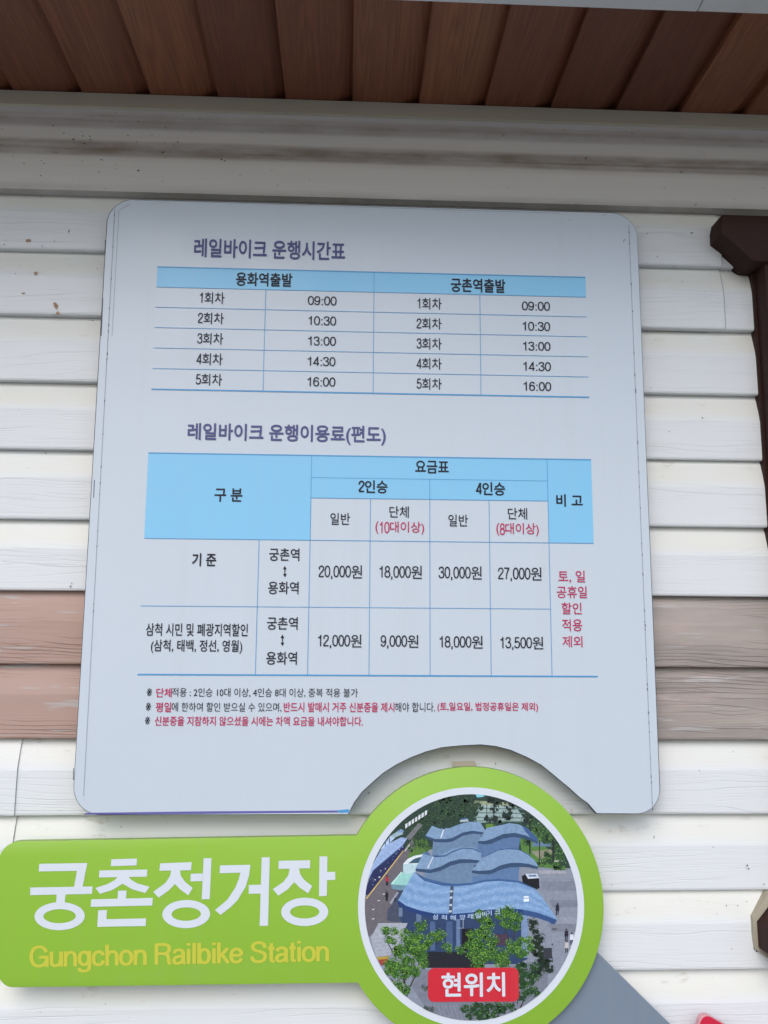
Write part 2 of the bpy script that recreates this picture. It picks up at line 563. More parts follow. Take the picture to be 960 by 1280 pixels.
# chips and flecks where paint has gone (flat marks just proud of the sheet)
def fleck(px, py, rx, ry, mi, seed, n=9, rot=0.0, y=None):
    r = random.Random(seed)
    yy = YW-0.0011 if y is None else y
    cx, cz = at(px, py, yy)
    s = 1.2/F
    pts = []
    for i in range(n):
        a = 2*math.pi*i/n
        k = r.uniform(0.55, 1.15)
        u, v = rx*k*math.cos(a)*s, ry*k*math.sin(a)*s
        pts.append((cx+u*math.cos(rot)-v*math.sin(rot), cz+u*math.sin(rot)+v*math.cos(rot)))
    mb.flat(pts, yy, mi)
for i, (px, py, rx, ry, mi) in enumerate([(35, 300.5, 4, 2.6, 1), (44.5, 341.5, 3, 2.6, 1), (29, 366.5, 2.4, 1.4, 1), (70, 383, 4, 4.2, 1), (72, 391, 3.2, 3, 1),
        (68.5, 379.5, 2.6, 1.6, 1), (86, 289, 0.8, 2.6, 2), (53, 308, 0.7, 1.6, 2), (5, 305.5, 1.1, 0.9, 2), (116, 400.5, 1, 1, 2),
        (865, 291, 2.4, 0.9, 2), (809, 292, 1, 0.8, 2), (853, 352, 0.8, 0.8, 2), (878, 522.5, 1.4, 1.2, 2),
        (822, 320.5, 1, 0.9, 2), (19, 342, 1, 0.5, 2), (68, 301.5, 1.1, 0.8, 2), (955, 1105.5, 0.9, 0.9, 2), (936, 1086, 1.4, 1.1, 2), (934, 1082, 1, 1.6, 2),
        (908, 1132, 0.8, 0.8, 2), (933.5, 1127, 0.8, 0.7, 2), (922, 1132, 0.8, 0.8, 2), (946, 1189, 1.6, 1.2, 2), (943, 1186, 1, 1, 2), (88, 733, 1.4, 1.6, 3), (89.5, 729, 0.8, 1.2, 3)]):
    fleck(px, py, rx, ry, mi, i)
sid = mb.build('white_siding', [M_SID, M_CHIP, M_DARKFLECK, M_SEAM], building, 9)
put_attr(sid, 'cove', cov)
mb, cov = siding_rows([-2, -1], [], 3.0)
# flaked grey patches on the pinkish paint
def flake(px, py, rx, ry, seed):
    fleck(px, py, rx, ry, 1, seed, 15)
sid2 = mb.build('brown_siding', [M_BRN, M_TAPE], building, 9)
sid2['label'] = 'two boards painted brown, pinkish at left and greyed at right'
put_attr(sid2, 'cove', cov)
# wall behind the cladding
mb = MB()
mb.box((X0+0.01, YW+0.016, 0.0), (X1-0.01, YW+3.0, ZL(7)+0.20))
mb.build('wall', M_TRIM, building)

# cornice: frieze board, hollow mouldings, cream strip
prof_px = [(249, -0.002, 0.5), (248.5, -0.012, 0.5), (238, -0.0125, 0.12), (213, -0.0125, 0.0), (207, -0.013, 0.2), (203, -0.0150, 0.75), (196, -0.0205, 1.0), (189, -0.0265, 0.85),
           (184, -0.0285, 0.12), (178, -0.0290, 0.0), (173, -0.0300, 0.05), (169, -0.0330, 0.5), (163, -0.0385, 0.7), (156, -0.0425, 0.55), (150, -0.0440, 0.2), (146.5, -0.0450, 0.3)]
pp = []
for py, dy, d in prof_px:
    pp.append((YW+dy, at(480, py, YW+dy)[1], d))
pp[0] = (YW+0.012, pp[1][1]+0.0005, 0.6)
mb = MB(); dirt = []  # brown dirt, strengthened in the hollows to paint in their shading
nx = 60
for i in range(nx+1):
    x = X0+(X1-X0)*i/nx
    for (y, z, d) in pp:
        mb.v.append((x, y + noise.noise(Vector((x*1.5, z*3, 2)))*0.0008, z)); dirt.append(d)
L = len(pp)
for i in range(nx):
    for j in range(L-1):
        mb.f.append([i*L+j, (i+1)*L+j, (i+1)*L+j+1, i*L+j+1]); mb.mi.append(0); mb.col.append(None)
for i, (px, py, r) in enumerate([(92, 174, 2.0), (104, 170, 1.4), (113, 174.5, 1.6), (105, 179.5, 1.5), (66, 157, 1.1), (80, 166.5, 1.3), (127, 144, 1.0), (145, 140.5, 0.9), (160, 169.5, 1.5),
        (171, 177.5, 1.2), (172.5, 152, 1.3), (190, 169, 1.0), (207, 159.5, 1.2), (222, 177.5, 1.8), (217, 180, 1.2), (206, 179.5, 1.0), (70, 190.5, 1.4), (52, 201, 1.2), (55, 204, 1.2), (30, 204, 1.2),
        (51, 219.5, 1.4), (103, 201.5, 1.1), (173, 213, 1.8), (277, 199.5, 2.4), (281, 201, 1.6), (207, 197.5, 0.9), (146, 205.5, 0.8), (300, 219, 1.1), (91, 226.5, 0.8), (920, 159, 1.2), (918, 248, 1.2), (866, 183, 1.2), (328, 166, 1.1), (250, 149, 1.0), (140, 152, 1.0), (116, 145, 0.9), (240, 165, 1.0), (330, 190, 0.9), (2, 181, 1.4), (16, 195, 0.9), (37, 197, 0.9)]):
    dyf = -0.0136 if py > 206 else (-0.0220 if py > 192 else (-0.0300 if py > 178 else (-0.0345 if py > 165 else -0.0445)))
    fleck(px, py, r, r*0.62, 1, 100+i, 7, 0.2, YW+dyf-0.0006)
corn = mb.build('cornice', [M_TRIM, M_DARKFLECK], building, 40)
corn['label'] = 'moulded white trim under the soffit, streaked with brown dirt and painted-in shade bands'
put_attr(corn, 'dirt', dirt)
yT, zT, _ = pp[-1]
ZS = at(480, 128, yT-0.006)[1]               # underside of the soffit
mb = MB()
mb.box((X0, yT-0.006, zT-0.0015), (X1, YW+0.012, ZS))
mb.build('cream_strip', M_CREAM, building)

# soffit boards: one mesh, each board rising towards its right edge
xe = lambda px, py: at(px, py, yT-0.006)[0]
xa, xb = xe(102, 117), xe(932, 144)
PW = (xb-xa)/10.0
YE = at_z(850, 6.5, ZS)[1]                   # outer end of the soffit
mb = MB(); tint = []
n0 = int((X0-xa)/PW)-1; n1 = int((X1-xa)/PW)+1
for i in range(n0, n1):
    a = xa+i*PW; b = a+PW
    tv = rnd.random()
    ny = 8
    o = len(mb.v)
    cup = rnd.uniform(-0.0003, 0.0003)
    for j in range(ny+1):
        y = YW + (YE-YW)*j/ny
        for (x, z) in ((a, ZS+0.018), (a, ZS+0.0019), (a+0.0016, ZS+0.0006), (a+PW*0.45, ZS+0.0009+cup), (a+PW*0.74, ZS+0.0014), (b-PW*0.10, ZS+0.0085), (b-0.002, ZS+0.0125), (b+0.001, ZS+0.0135)):
            mb.v.append((x, y, z)); tint.append(tv)
    K = 8
    for j in range(ny):
        for q in range(K-1):
            mb.f.append([o+j*K+q, o+j*K+q+1, o+(j+1)*K+q+1, o+(j+1)*K+q]); mb.mi.append(0); mb.col.append(None)
sof = mb.build('soffit', M_SOF, building, 28)
put_attr(sof, 'tint', tint)
mb = MB()
xj = at_z(876, 4, ZS-0.006)[0]
mb.box((X0, YE-0.16, ZS-0.008), (xj-0.0008, YE, ZS+0.10))
mb.box((xj+0.0008, YE-0.16, ZS-0.0075), (X1, YE, ZS+0.10))
mb.build('fascia', M_FASC, building)
mb = MB()  # unseen roof, its overhang lengthened to keep sky light off the upper wall
mb.add([(X0, YE-0.30, ZS+0.102), (X1, YE-0.30, ZS+0.102), (X1, YW+1.5, ZS+0.75), (X0, YW+1.5, ZS+0.75),
        (X0, YW+3.2, ZS+0.102), (X1, YW+3.2, ZS+0.102), (X1, YE-0.30, ZS+0.14), (X0, YE-0.30, ZS+0.14), (X1, YW+1.5, ZS+0.79), (X0, YW+1.5, ZS+0.79), (X1, YW+3.2, ZS+0.14), (X0, YW+3.2, ZS+0.14)],
       [(0, 1, 5, 4), (7, 6, 8, 9), (9, 8, 10, 11), (0, 1, 6, 7), (4, 5, 10, 11)])
mb.build('roof', M_ROOF, building)

# window frame at the right: head with shaped horn, jambs, sill with horn, glass
win = MB()
WX = at(943, 340, YW)[0]
YF = YW-0.040
hd = [at(*p, YF) for p in [(903.5, 267.5), (901, 278), (901.5, 292), (914, 301.5), (940, 325), (944, 326.5)]]
zt = hd[0][1]; zb = hd[-1][1]
xr = WX+1.10
mirror = lambda pts: [(2*(WX+0.55)-x, z) for x, z in reversed(pts)]
head = hd + mirror(hd)
window = MB()
zsl_t = at(968, 1121, YW)[1]
window.box((WX+0.055, YW-0.004, zsl_t), (xr-0.055, YW+0.006, zb))
wroot = window.build('window', M_GLASS, building)
def wpart(mbx, name, m, **kw):
    return mbx.build(name, m, wroot, **kw)
mb = MB(); mb.slab(head, YF, YW+0.013, bevel=0.003); wpart(mb, 'window_head', M_FRAME, smooth=30)
for s in (0, 1):
    mb = MB()
    a = WX if s == 0 else xr-0.06
    mb.slab([(a, zsl_t-0.002), (a+0.06, zsl_t-0.002), (a+0.06, zb+0.004), (a, zb+0.004)], YW-0.032, YW+0.013, bevel=0.002)
    wpart(mb, 'jamb', M_FRAME, smooth=30)
sl = [at(*p, YW) for p in [(965, 1122), (943.5, 1150), (945.5, 1182), (973, 1202)]]
sill = sl + mirror(sl)
mb = MB(); mb.slab(sill, YW-0.044, YW+0.013, bevel=0.003); wpart(mb, 'window_sill', M_FRAME, smooth=30)
ck = [at(*p, YW-0.003) for p in [(961, 1115), (940, 1146), (940.5, 1168), (943, 1186), (972, 1207)]]
mb = MB(); mb.slab(ck + mirror(ck), YW-0.006, YW+0.012, bevel=0.002); wpart(mb, 'sealant', M_CAULK, smooth=30)
mb = MB(); mb.box((WX+0.53, YW-0.02, zsl_t), (WX+0.57, YW+0.004, zb)); wpart(mb, 'mullion', M_FRAME)
for a_ in (WX-0.0045, xr):
    mb = MB(); mb.box((a_, YW-0.0012, zsl_t), (a_+0.0045, YW+0.013, zb+0.01)); wpart(mb, 'edge_bead', M_FRAME)
# scrap of old tape on the cladding above the round sign
mb = MB()
mb.flat([at(*p, YW-0.0014) for p in [(564.5, 951.8), (593, 951), (595.5, 957), (588, 958.5), (566, 958)]], YW-0.0014)
mb.build('tape_scrap', M_TAPE, building)

# ------------------------------------------------------------------ lettering
_FC = {}
def glyphs(s, bold=0.0):
    key = (s, bold)
    if key in _FC:
        return _FC[key]
    cu = bpy.data.curves.new('lettering', 'FONT')
    cu.body = s
    cu.size = 1.0
    cu.resolution_u = 5
    cu.fill_mode = 'FRONT'
    ob = bpy.data.objects.new('lettering', cu)
    C.objects.link(ob)
    dg = bpy.context.evaluated_depsgraph_get()
    me = bpy.data.meshes.new_from_object(ob.evaluated_get(dg))
    vs = [(v.co.x, v.co.y) for v in me.vertices]
    fs = [list(p.vertices) for p in me.polygons]
    bpy.data.meshes.remove(me)
    bpy.data.objects.remove(ob)
    bpy.data.curves.remove(cu)
    xs = [v[0] for v in vs]; ys = [v[1] for v in vs]
    x0, x1, y0, y1 = min(xs), max(xs), min(ys), max(ys)
    vs = [((x-x0)/(x1-x0), (y-y0)/(y1-y0)) for x, y in vs]
    _FC[key] = (vs, fs)
    return vs, fs

def spline(pts, closed=False, sub=7):
    """Catmull-Rom through the points"""
    P_ = [Vector(p) for p in pts]
    n = len(P_)
    out = []
    rng = range(n) if closed else range(n-1)
    for i in rng:
        p1, p2 = P_[i], P_[(i+1) % n]
        p0 = P_[i-1] if (closed or i > 0) else p1*2-p2
        p3 = P_[(i+2) % n] if (closed or i+2 < n) else p2*2-p1
        for k in range(sub):
            t = k/sub
            out.append(0.5*((2*p1)+(p2-p0)*t+(2*p0-5*p1+4*p2-p3)*t*t+(3*p1-p0-3*p2+p3)*t**3))
    if not closed: out.append(P_[-1])
    return out

def ribbon(pts, w_, closed=False):
    n = len(pts)
    vs, fs = [], []
    for i in range(n):
        p = pts[i]
        a = pts[i-1] if (i > 0 or closed) else None
        b = pts[(i+1) % n] if (i < n-1 or closed) else None
        d1 = (p-a).normalized() if a is not None else None
        d2 = (b-p).normalized() if b is not None else None
        if d1 is None: d1 = d2
        if d2 is None: d2 = d1
        t = (d1+d2)
        t = t.normalized() if t.length > 1e-6 else d1
        nrm = Vector((-t.y, t.x))
        k = 1.0/max(0.45, nrm.dot(Vector((-d1.y, d1.x))))
        vs += [tuple(p+nrm*w_*0.5*k), tuple(p-nrm*w_*0.5*k)]
    for i in range(n if closed else n-1):
        j = (i+1) % n
        fs.append([2*i, 2*i+1, 2*j+1, 2*j])
    return vs, fs

def ell(cx, cy, rx, ry, n=28, e=2.25):
    o = []
    for k in range(n):
        a = 2*math.pi*k/n
        c, s_ = math.cos(a), math.sin(a)
        o.append(Vector((cx+rx*math.copysign(abs(c)**(2/e), c), cy+ry*math.copysign(abs(s_)**(2/e), s_))))
    return ('o', o)
sp = lambda *p: ('s', spline(p))
ln = lambda *p: ('s', [Vector(q) for q in p])
GL = {
 '0': (0.56, [ell(.28, .5, .215, .452)]),
 '1': (0.56, [sp((.09, .735), (.2, .765), (.29, .84), (.33, .95)), ln((.33, 1.0), (.33, 0))]),
 '2': (0.56, [('s', spline([(.06, .66), (.1, .86), (.28, .955), (.46, .84), (.44, .62), (.25, .38), (.09, .18), (.065, .05)])), ln((.03, .05), (.51, .05))]),
 '3': (0.56, [sp((.06, .74), (.11, .89), (.27, .955), (.43, .89), (.45, .73), (.37, .58), (.22, .535)), sp((.22, .535), (.42, .48), (.495, .28), (.42, .1), (.27, .045), (.11, .1), (.05, .27))]),
 '4': (0.56, [ln((.395, 1.0), (.395, 0)), ln((.375, .93), (.055, .27), (.055, .26), (.53, .26))]),
 '5': (0.56, [ln((.47, .95), (.135, .95), (.085, .5)), sp((.085, .5), (.26, .61), (.44, .52), (.49, .33), (.42, .12), (.26, .045), (.11, .1), (.05, .25))]),
 '6': (0.56, [ell(.285, .325, .205, .278), sp((.08, .36), (.085, .64), (.16, .88), (.3, .955), (.44, .89), (.475, .76))]),
 '7': (0.56, [ln((.04, .95), (.5, .95)), sp((.49, .93), (.36, .68), (.25, .35), (.215, 0))]),
 '8': (0.56, [ell(.28, .745, .178, .21), ell(.28, .285, .222, .24)]),
 '9': (0.56, [ell(.275, .675, .205, .278), sp((.48, .64), (.475, .36), (.4, .12), (.26, .045), (.12, .11), (.085, .24))]),
 ':': (0.30, [ln((.15, .0), (.15, .12)), ln((.15, .56), (.15, .68))]),
 ',': (0.28, [ln((.13, .11), (.13, 0)), sp((.14, .02), (.135, -.08), (.09, -.15))]),
 '.': (0.28, [ln((.13, .11), (.13, 0))]),
 ' ': (0.27, []),
 'G': (0.74, [sp((.63, .7), (.54, .88), (.37, .955), (.16, .86), (.07, .5), (.16, .14), (.37, .045), (.55, .13), (.64, .3)), ln((.36, .46), (.645, .46), (.645, 0))]),
 'u': (0.53, [sp((.085, .72), (.085, .4), (.1, .14), (.22, .05), (.37, .12), (.43, .3)), ln((.44, .72), (.44, 0))]),
 'n': (0.53, [ln((.085, .72), (.085, 0)), sp((.09, .44), (.15, .6), (.28, .67), (.41, .59), (.44, .42), (.44, .2), (.44, 0))]),
 'g': (0.54, [ell(.255, .37, .175, .3), sp((.45, .72), (.45, .3), (.45, -.02), (.4, -.18), (.25, -.235), (.11, -.19), (.075, -.07))]),
 'c': (0.50, [sp((.435, .5), (.37, .63), (.255, .675), (.11, .58), (.07, .36), (.11, .13), (.255, .045), (.38, .11), (.44, .25))]),
 'h': (0.53, [ln((.085, 1), (.085, 0)), sp((.09, .44), (.15, .6), (.28, .67), (.41, .59), (.44, .42), (.44, .2), (.44, 0))]),
 'o': (0.54, [ell(.27, .36, .2, .315)]),
 'R': (0.68, [ln((.09, 1), (.09, 0)), sp((.09, .955), (.25, .955), (.42, .95), (.55, .86), (.56, .7), (.5, .57), (.36, .52), (.22, .52), (.09, .52)), sp((.34, .52), (.49, .46), (.54, .3), (.55, .12), (.6, 0))]),
 'a': (0.52, [sp((.075, .52), (.13, .64), (.26, .68), (.39, .62), (.42, .48), (.42, .25), (.43, .08), (.5, .03)), sp((.42, .42), (.3, .37), (.14, .33), (.065, .19), (.11, .07), (.22, .045), (.36, .12), (.42, .28))]),
 'i': (0.22, [ln((.11, .72), (.11, 0)), ln((.11, 1), (.11, .87))]),
 'l': (0.22, [ln((.11, 1), (.11, 0))]),
 'b': (0.54, [ln((.085, 1), (.085, 0)), ell(.28, .36, .18, .315)]),
 'k': (0.49, [ln((.085, 1), (.085, 0)), ln((.42, .72), (.1, .3)), ln((.2, .42), (.45, 0))]),
 'e': (0.53, [sp((.075, .37), (.27, .37), (.455, .37)), sp((.455, .37), (.43, .57), (.27, .675), (.12, .58), (.07, .36), (.12, .12), (.27, .045), (.4, .11), (.45, .22))]),
 'S': (0.66, [sp((.57, .7), (.5, .89), (.32, .955), (.15, .89), (.1, .74), (.18, .6), (.34, .53), (.51, .45), (.57, .28), (.5, .11), (.32, .045), (.13, .11), (.06, .3))]),
 't': (0.30, [sp((.15, .92), (.15, .5), (.15, .16), (.18, .06), (.28, .05)), ln((.02, .67), (.28, .67))]),
}
def stroke_word(s, thick, track=0.0):
    """lettering drawn with a pen of even width; (verts, faces, layer) with x as written, y from the base line"""
    out = []; x = 0.0
    for ch in s:
        adv, parts = GL[ch]
        for kind, pts in parts:
            vs, fs = ribbon(pts, thick if ch not in ':,.' or kind != 's' else 0.115, kind == 'o')
            out.append(([(x+u, v) for u, v in vs], fs))
        x += adv+track
    return out, x

def runs(s):
    out = []
    for ch in s:
        k = 'p' if ch in '0123456789:,' else 'h'
        if out and out[-1][0] == k: out[-1][1] += ch
        else: out.append([k, ch])
    return out
BOLD8 = [(0, 0), (1, 0), (-1, 0), (0, 1), (0, -1), (.7, .7), (-.7, .7), (.7, -.7), (-.7, -.7)]
_stk = [0]
def lay_out(s, bold, thick):
    """pieces of a line of lettering in a box 0..1 x 0..1: (verts, faces)"""
    rs = runs(s) if any(c.isdigit() for c in s) and len(s) < 11 else [['h', s]]
    pos = []; x = 0.0
    for k, t_ in rs:
        if k == 'p':
            wd = sum(GL[c][0] for c in t_)*0.92
        else:
            wd = sum(0.36 if c in '()' else (0.3 if c in ' ,.:' else 1.0) for c in t_)
        pos.append((x, wd)); x += wd
    tot = x
    # trim side bearings at both ends
    res = []
    for (k, t_), (x0, wd) in zip(rs, pos):
        if k == 'p':
            parts, adv = stroke_word(t_, thick)
            for vs, fs in parts:
                res.append(([((x0+u/adv*wd), 0.07+v*0.89) for u, v in vs], fs))
        else:
            vs, fs = glyphs(t_)
            g0, g1 = (x0+0.04, x0+wd-0.04) if len(rs) > 1 else (x0, x0+wd)
            base = [(g0+(g1-g0)*u, v) for u, v in vs]
            for dx, dy in (BOLD8 if bold > 0.003 else BOLD8[:1]):
                res.append(([(u+dx*bold, v+dy*bold) for u, v in base], fs))
    xs = [p[0] for vs, fs in res for p in vs]
    a, b = min(xs), max(xs)
    if all(c in '0123456789:' for c in s):
        ys = [p[1] for vs, fs in res for p in vs]; c0, c1 = min(ys), max(ys)
    else:
        c0, c1 = 0.0, 1.0
        if any(c in '()' for c in s) is False and ',' not in s: pass
    return [([((u-a)/(b-a), (v-c0)/(c1-c0)) for u, v in vs], fs) for vs, fs in res]

def put_text(mb, s, xl, xr_, yt, yb, y, bold=0.0, mi=0, thick=0.11):
    """lettering fitted to the width and height it has on the board, level with the board"""
    ym, xm = (yt+yb)/2, (xl+xr_)/2
    a, _ = at(xl, ym, y); b, _ = at(xr_, ym, y)
    _, z1 = at(xm, yt, y); _, z0 = at(xm, yb, y)
    for i, (vs, fs) in enumerate(lay_out(s, bold, thick+(1.7*bold if bold > 0.01 else 0))):
        yy = y-0.000003*i
        mb.add([(a+(b-a)*u, yy, z0+(z1-z0)*v) for u, v in vs], fs, mi)

def put_text_quad(mb, s, quad, y, bold=0.0, mi=0):
    q = [Vector(at(*p, y)) for p in quad]               # TL TR BR BL
    vs, fs = glyphs(s)
    for i, (dx, dy) in enumerate(BOLD8 if bold > 0 else BOLD8[:1]):
        out = []
        for u, v in vs:
            u += dx*bold; v += dy*bold
            p = (q[3]*(1-u)+q[2]*u)*(1-v)+(q[0]*(1-u)+q[1]*u)*v
            out.append((p.x, y-0.000003*i, p.y))
        mb.add(out, fs, mi)

def put_pen_quad(mb, s, quad, y, thick, mi=0):
    q = [Vector(at(*p, y)) for p in quad]
    parts, adv = stroke_word(s, thick, -0.012)
    xs = [p[0] for vs, fs in parts for p in vs]; ys = [p[1] for vs, fs in parts for p in vs]
    a, b, c0, c1 = min(xs), max(xs), min(ys), max(ys)
    for i, (vs, fs) in enumerate(parts):
        out = []
        for u, v in vs:
            u = (u-a)/(b-a); v = (v-c0)/(c1-c0)
            p = (q[3]*(1-u)+q[2]*u)*(1-v)+(q[0]*(1-u)+q[1]*u)*v
            out.append((p.x, y-0.000003*i, p.y))
        mb.add(out, fs, mi)

def cell_text(parent, mats, s, xl, xr_, yt, yb, y, bold=0.0, mi=0):
    m_ = MB()
    put_text(m_, s, xl, xr_, yt, yb, y, bold, 0)
    return m_.build('cell_text', mats[mi], parent)

# ------------------------------------------------------------------ the timetable board
board = thing('notice_board', 'large pale blue railbike timetable and fare board with rounded corners and a curved notch', 'notice board',
              (at(470, 1017)[0], 0.0, at(470, 1017)[1]))
xl = (at(131, 310)[0]+at(94, 950)[0])/2; xr2 = (at(797, 330)[0]+at(825.5, 950)[0])/2
zt2 = (at(170, 247.5)[1]+at(760, 266.5)[1])/2; zb2 = (at(110, 1017.5)[1]+at(800, 1019)[1])/2
notch = [at(*p) for p in [(745, 1018.5), (734, 1004), (722, 995), (710, 984), (700, 976), (688, 966), (676, 956.5), (658, 947), (638, 938.5), (619, 933.5), (600, 931.5), (576, 932.5),
                          (553, 934.7), (533, 940), (514.5, 947), (496, 956), (480, 966), (466, 978), (453, 990), (443.5, 1003), (436, 1017.5)]]
def board_outline(d):
    """outline shrunk by d"""
    R_ = 0.040
    pts = [(xl+d, zt2-d), (xr2-d, zt2-d), (xr2-d, zb2+d)]
    rad = [R_-d, R_-d, 0.034-d]
    cx = sum(p[0] for p in notch)/len(notch)
    nt = []
    for i, (x, z) in enumerate(notch):
        v = Vector((x-cx, z-zb2)); v.normalize()
        nt.append((x+v.x*d, max(zb2+d, z+v.y*d)))
    pts2 = pts + nt + [(xl+d, zb2+d)]
    rad2 = rad + [0]*len(nt) + [0.038-d]
    return rounded(pts2, rad2, 10)
mb = MB(); mb.slab(board_outline(0.0), 0.0005, 0.0090); mb.build('backing_board', M_EDGE, board)
# front sheet: nearly full size, its edge a little uneven so the dark board shows here and there
def wob_out(d, amp, seed):
    o = board_outline(d)
    out = []
    for i, (x, z) in enumerate(o):
        b = Vector(o[i-1]); c = Vector(o[(i+1) % len(o)])
        t = c-b
        nrm = Vector((-t.y, t.x)); nrm.normalize()
        k = noise.noise(Vector((x*9, z*9, seed)))*amp
        out.append((x+nrm.x*k, z+nrm.y*k))
    return out
mb = MB(); mb.slab(wob_out(0.0011, 0.0009, 3.0), -0.0004, 0.0006); mb.build('face_sheet', M_BOARD, board)
# creases where the sheet has been trimmed and folded
YS = -0.0006
def strip(mb, p, q, wpx, y, mi=0):
    a = Vector(at(*p, y)); b = Vector(at(*q, y))
    t = (b-a).normalized(); n = Vector((-t.y, t.x))*(wpx*1.2/F/2)
    mb.add([(a.x-n.x, y, a.y-n.y), (b.x-n.x, y, b.y-n.y), (b.x+n.x, y, b.y+n.y), (a.x+n.x, y, a.y+n.y)], [(0, 1, 2, 3)], mi)
mb = MB()
strip(mb, (143.5, 262), (104.5, 995), 0.9, YS, 0)
strip(mb, (148.7, 263), (140, 420), 0.6, YS, 0)
strip(mb, (786, 281), (815.5, 1010), 0.9, YS, 0)
strip(mb, (168, 250), (700, 266.5), 0.6, YS, 0)
strip(mb, (149, 262.5), (163, 255), 0.8, YS, 0)
r = random.Random(5)
for k in range(34):
    t = r.random()**0.8
    x = 786+(815.5-786)*t; y = 281+(1010-281)*t
    l = r.uniform(0.8, 4)
    strip(mb, (x+r.uniform(-0.4, 0.5), y), (x+0.04*l+0.2, y+l), r.uniform(0.7, 1.4), YS-0.0001, 1)
for k in range(26):
    t = r.random()*0.7
    x = 143.5+(104.5-143.5)*t; y = 262+(995-262)*t
    l = r.uniform(0.8, 3)
    strip(mb, (x+r.uniform(-0.4, 0.4), y), (x-0.05*l, y+l), r.uniform(0.6, 1.3), YS-0.0001, 1)
for (x, y, l) in [(780.5, 299, 3.5), (754, 268.5, 1.2), (758, 267, 1.4), (712, 275, 1.0)]:
    strip(mb, (x, y), (x-l*0.3, y+l), 0.9, YS-0.0001, 1)
for p, q in [((131.8, 300), (131, 318)), ((128.5, 372), (126.4, 420)), ((92, 960), (91.8, 975)), ((118, 600), (117, 622))]:
    strip(mb, p, q, 1.0, YS-0.0001, 1)
mb.build('edge_crease', [M_SEAM, M_SEAMDK], board)
mb = MB()
mb.flat([at(*p, YS) for p in [(108, 1016), (250, 1014.2), (430, 1013.0), (434, 1015.5), (260, 1017.2), (104, 1018.2)]], YS)
mb.flat([at(*p, YS-0.0001) for p in [(421, 1013), (436, 1011.5), (437, 1015.5), (424, 1016)]], YS-0.0001, 1)
mb.build('misprinted_edge', [M_VIOLET, M_RULE], board)

YP1, YP2, YP3 = -0.0008, -0.0011, -0.0014     # fills, rules, letters
def heading(s, xl_, xr_, yt, yb, name='heading'):
    m_ = MB()
    put_text(m_, s, xl_, xr_, yt, yb, YP3, 0.022)
    return m_.build(name, M_PURP, board)
heading('레일바이크 운행시간표', 242.5, 431.5, 300.5, 323.0)
heading('레일바이크 운행이용료(편도)', 234.4, 482.3, 531.0, 554.5)

px_x = lambda px, py: at(px, py, YP1)[0]
px_z = lambda px, py: at(px, py, YP1)[1]
mean = lambda *a: sum(a)/len(a)
# column lines shared by both tables (metres)
xL = mean(px_x(196, 332), px_x(172, 843), px_x(190, 487)); xR = mean(px_x(733, 348), px_x(746, 846))
def rect(mb, x0, x1, z0, z1, y, mi=0):
    mb.add([(x0, y, z0), (x1, y, z0), (x1, y, z1), (x0, y, z1)], [(0, 1, 2, 3)], mi)
def hrule(mb, x0, x1, z, wmm, y=YP2, mi=0):
    rect(mb, x0, x1, z-wmm/2000, z+wmm/2000, y, mi)
def vrule(mb, x, z0, z1, wmm, y=YP2, mi=0):
    rect(mb, x-wmm/2000, x+wmm/2000, z0, z1, y, mi)

# upper table
ttop = mean(px_z(196, 332.5), px_z(733, 348)); tbot = mean(px_z(190, 486), px_z(735, 497))
thead = mean(px_z(195, 357.7), px_z(733, 372.5))
xmid = px_x(467, 415); xc1 = mean(px_x(332, 362), px_x(329, 489)); xc2 = mean(px_x(601, 372), px_x(600, 492))
mb = MB(); rect(mb, xL, xR, thead, ttop, YP1)
tt = mb.build('timetable', M_FILL, board)
tt['label'] = 'departure timetable with one blue header row'
mb = MB()
hrule(mb, xL, xR, ttop, 1.9); hrule(mb, xL, xR, tbot, 2.0)
hrule(mb, xL, xR, thead, 0.75)
for k in range(1, 5):
    hrule(mb, xL, xR, thead+(tbot-thead)*k/5, 0.75)
vrule(mb, xmid, tbot, ttop, 0.8, YP2-0.0001); vrule(mb, xc1, tbot, thead, 0.8, YP2-0.0001); vrule(mb, xc2, tbot, thead, 0.8, YP2-0.0001)
mb.build('table_rules', M_RULE, tt)
B1, B2 = 0.006, 0.025
INKS = [M_INK, M_RED]
cell_text(tt, INKS, '용화역출발', 294.8, 365.5, 341.2, 357.6, YP3, B2)
cell_text(tt, INKS, '궁촌역출발', 563.5, 631.8, 348.6, 365.2, YP3, B2)
for i, (a, b, c, d) in enumerate([(249.5, 280.6, 365.3, 379.4), (247.3, 279.7, 390.8, 404.9), (246.4, 279, 416.3, 430.4), (245.5, 278.2, 441.7, 456.0), (244.6, 277.5, 467.3, 481.6)]):
    cell_text(tt, INKS, f'{i+1}회차', a, b, c, d, YP3, B1)
for i, (a, b, c, d) in enumerate([(521.7, 552, 372.6, 386.6), (520.7, 552, 397.7, 411.4), (520.7, 552, 422.6, 436.6), (520.7, 552, 447.6, 461.6), (520.7, 552, 472.8, 486.8)]):
    cell_text(tt, INKS, f'{i+1}회차', a, b, c, d, YP3, B1)
TM = ['09:00', '10:30', '13:00', '14:30', '16:00']
for s, (a, b, c, d) in zip(TM, [(384.8, 420.8, 370.2, 381.4), (385.4, 420.3, 395.2, 406.5), (385.1, 420, 420.6, 431.8), (384.5, 419.4, 446, 457.4), (384.2, 419.3, 471.4, 482.9)]):
    cell_text(tt, INKS, s, a, b, c, d, YP3, 0.0)
for s, (a, b, c, d) in zip(TM, [(652.4, 687.5, 377, 388), (653.2, 687.7, 402.2, 413.4), (653.7, 688.1, 427.1, 438.1), (654, 688.7, 452.3, 463.5), (654.3, 689.1, 477.2, 488.4)]):
    cell_text(tt, INKS, s, a, b, c, d, YP3, 0.0)

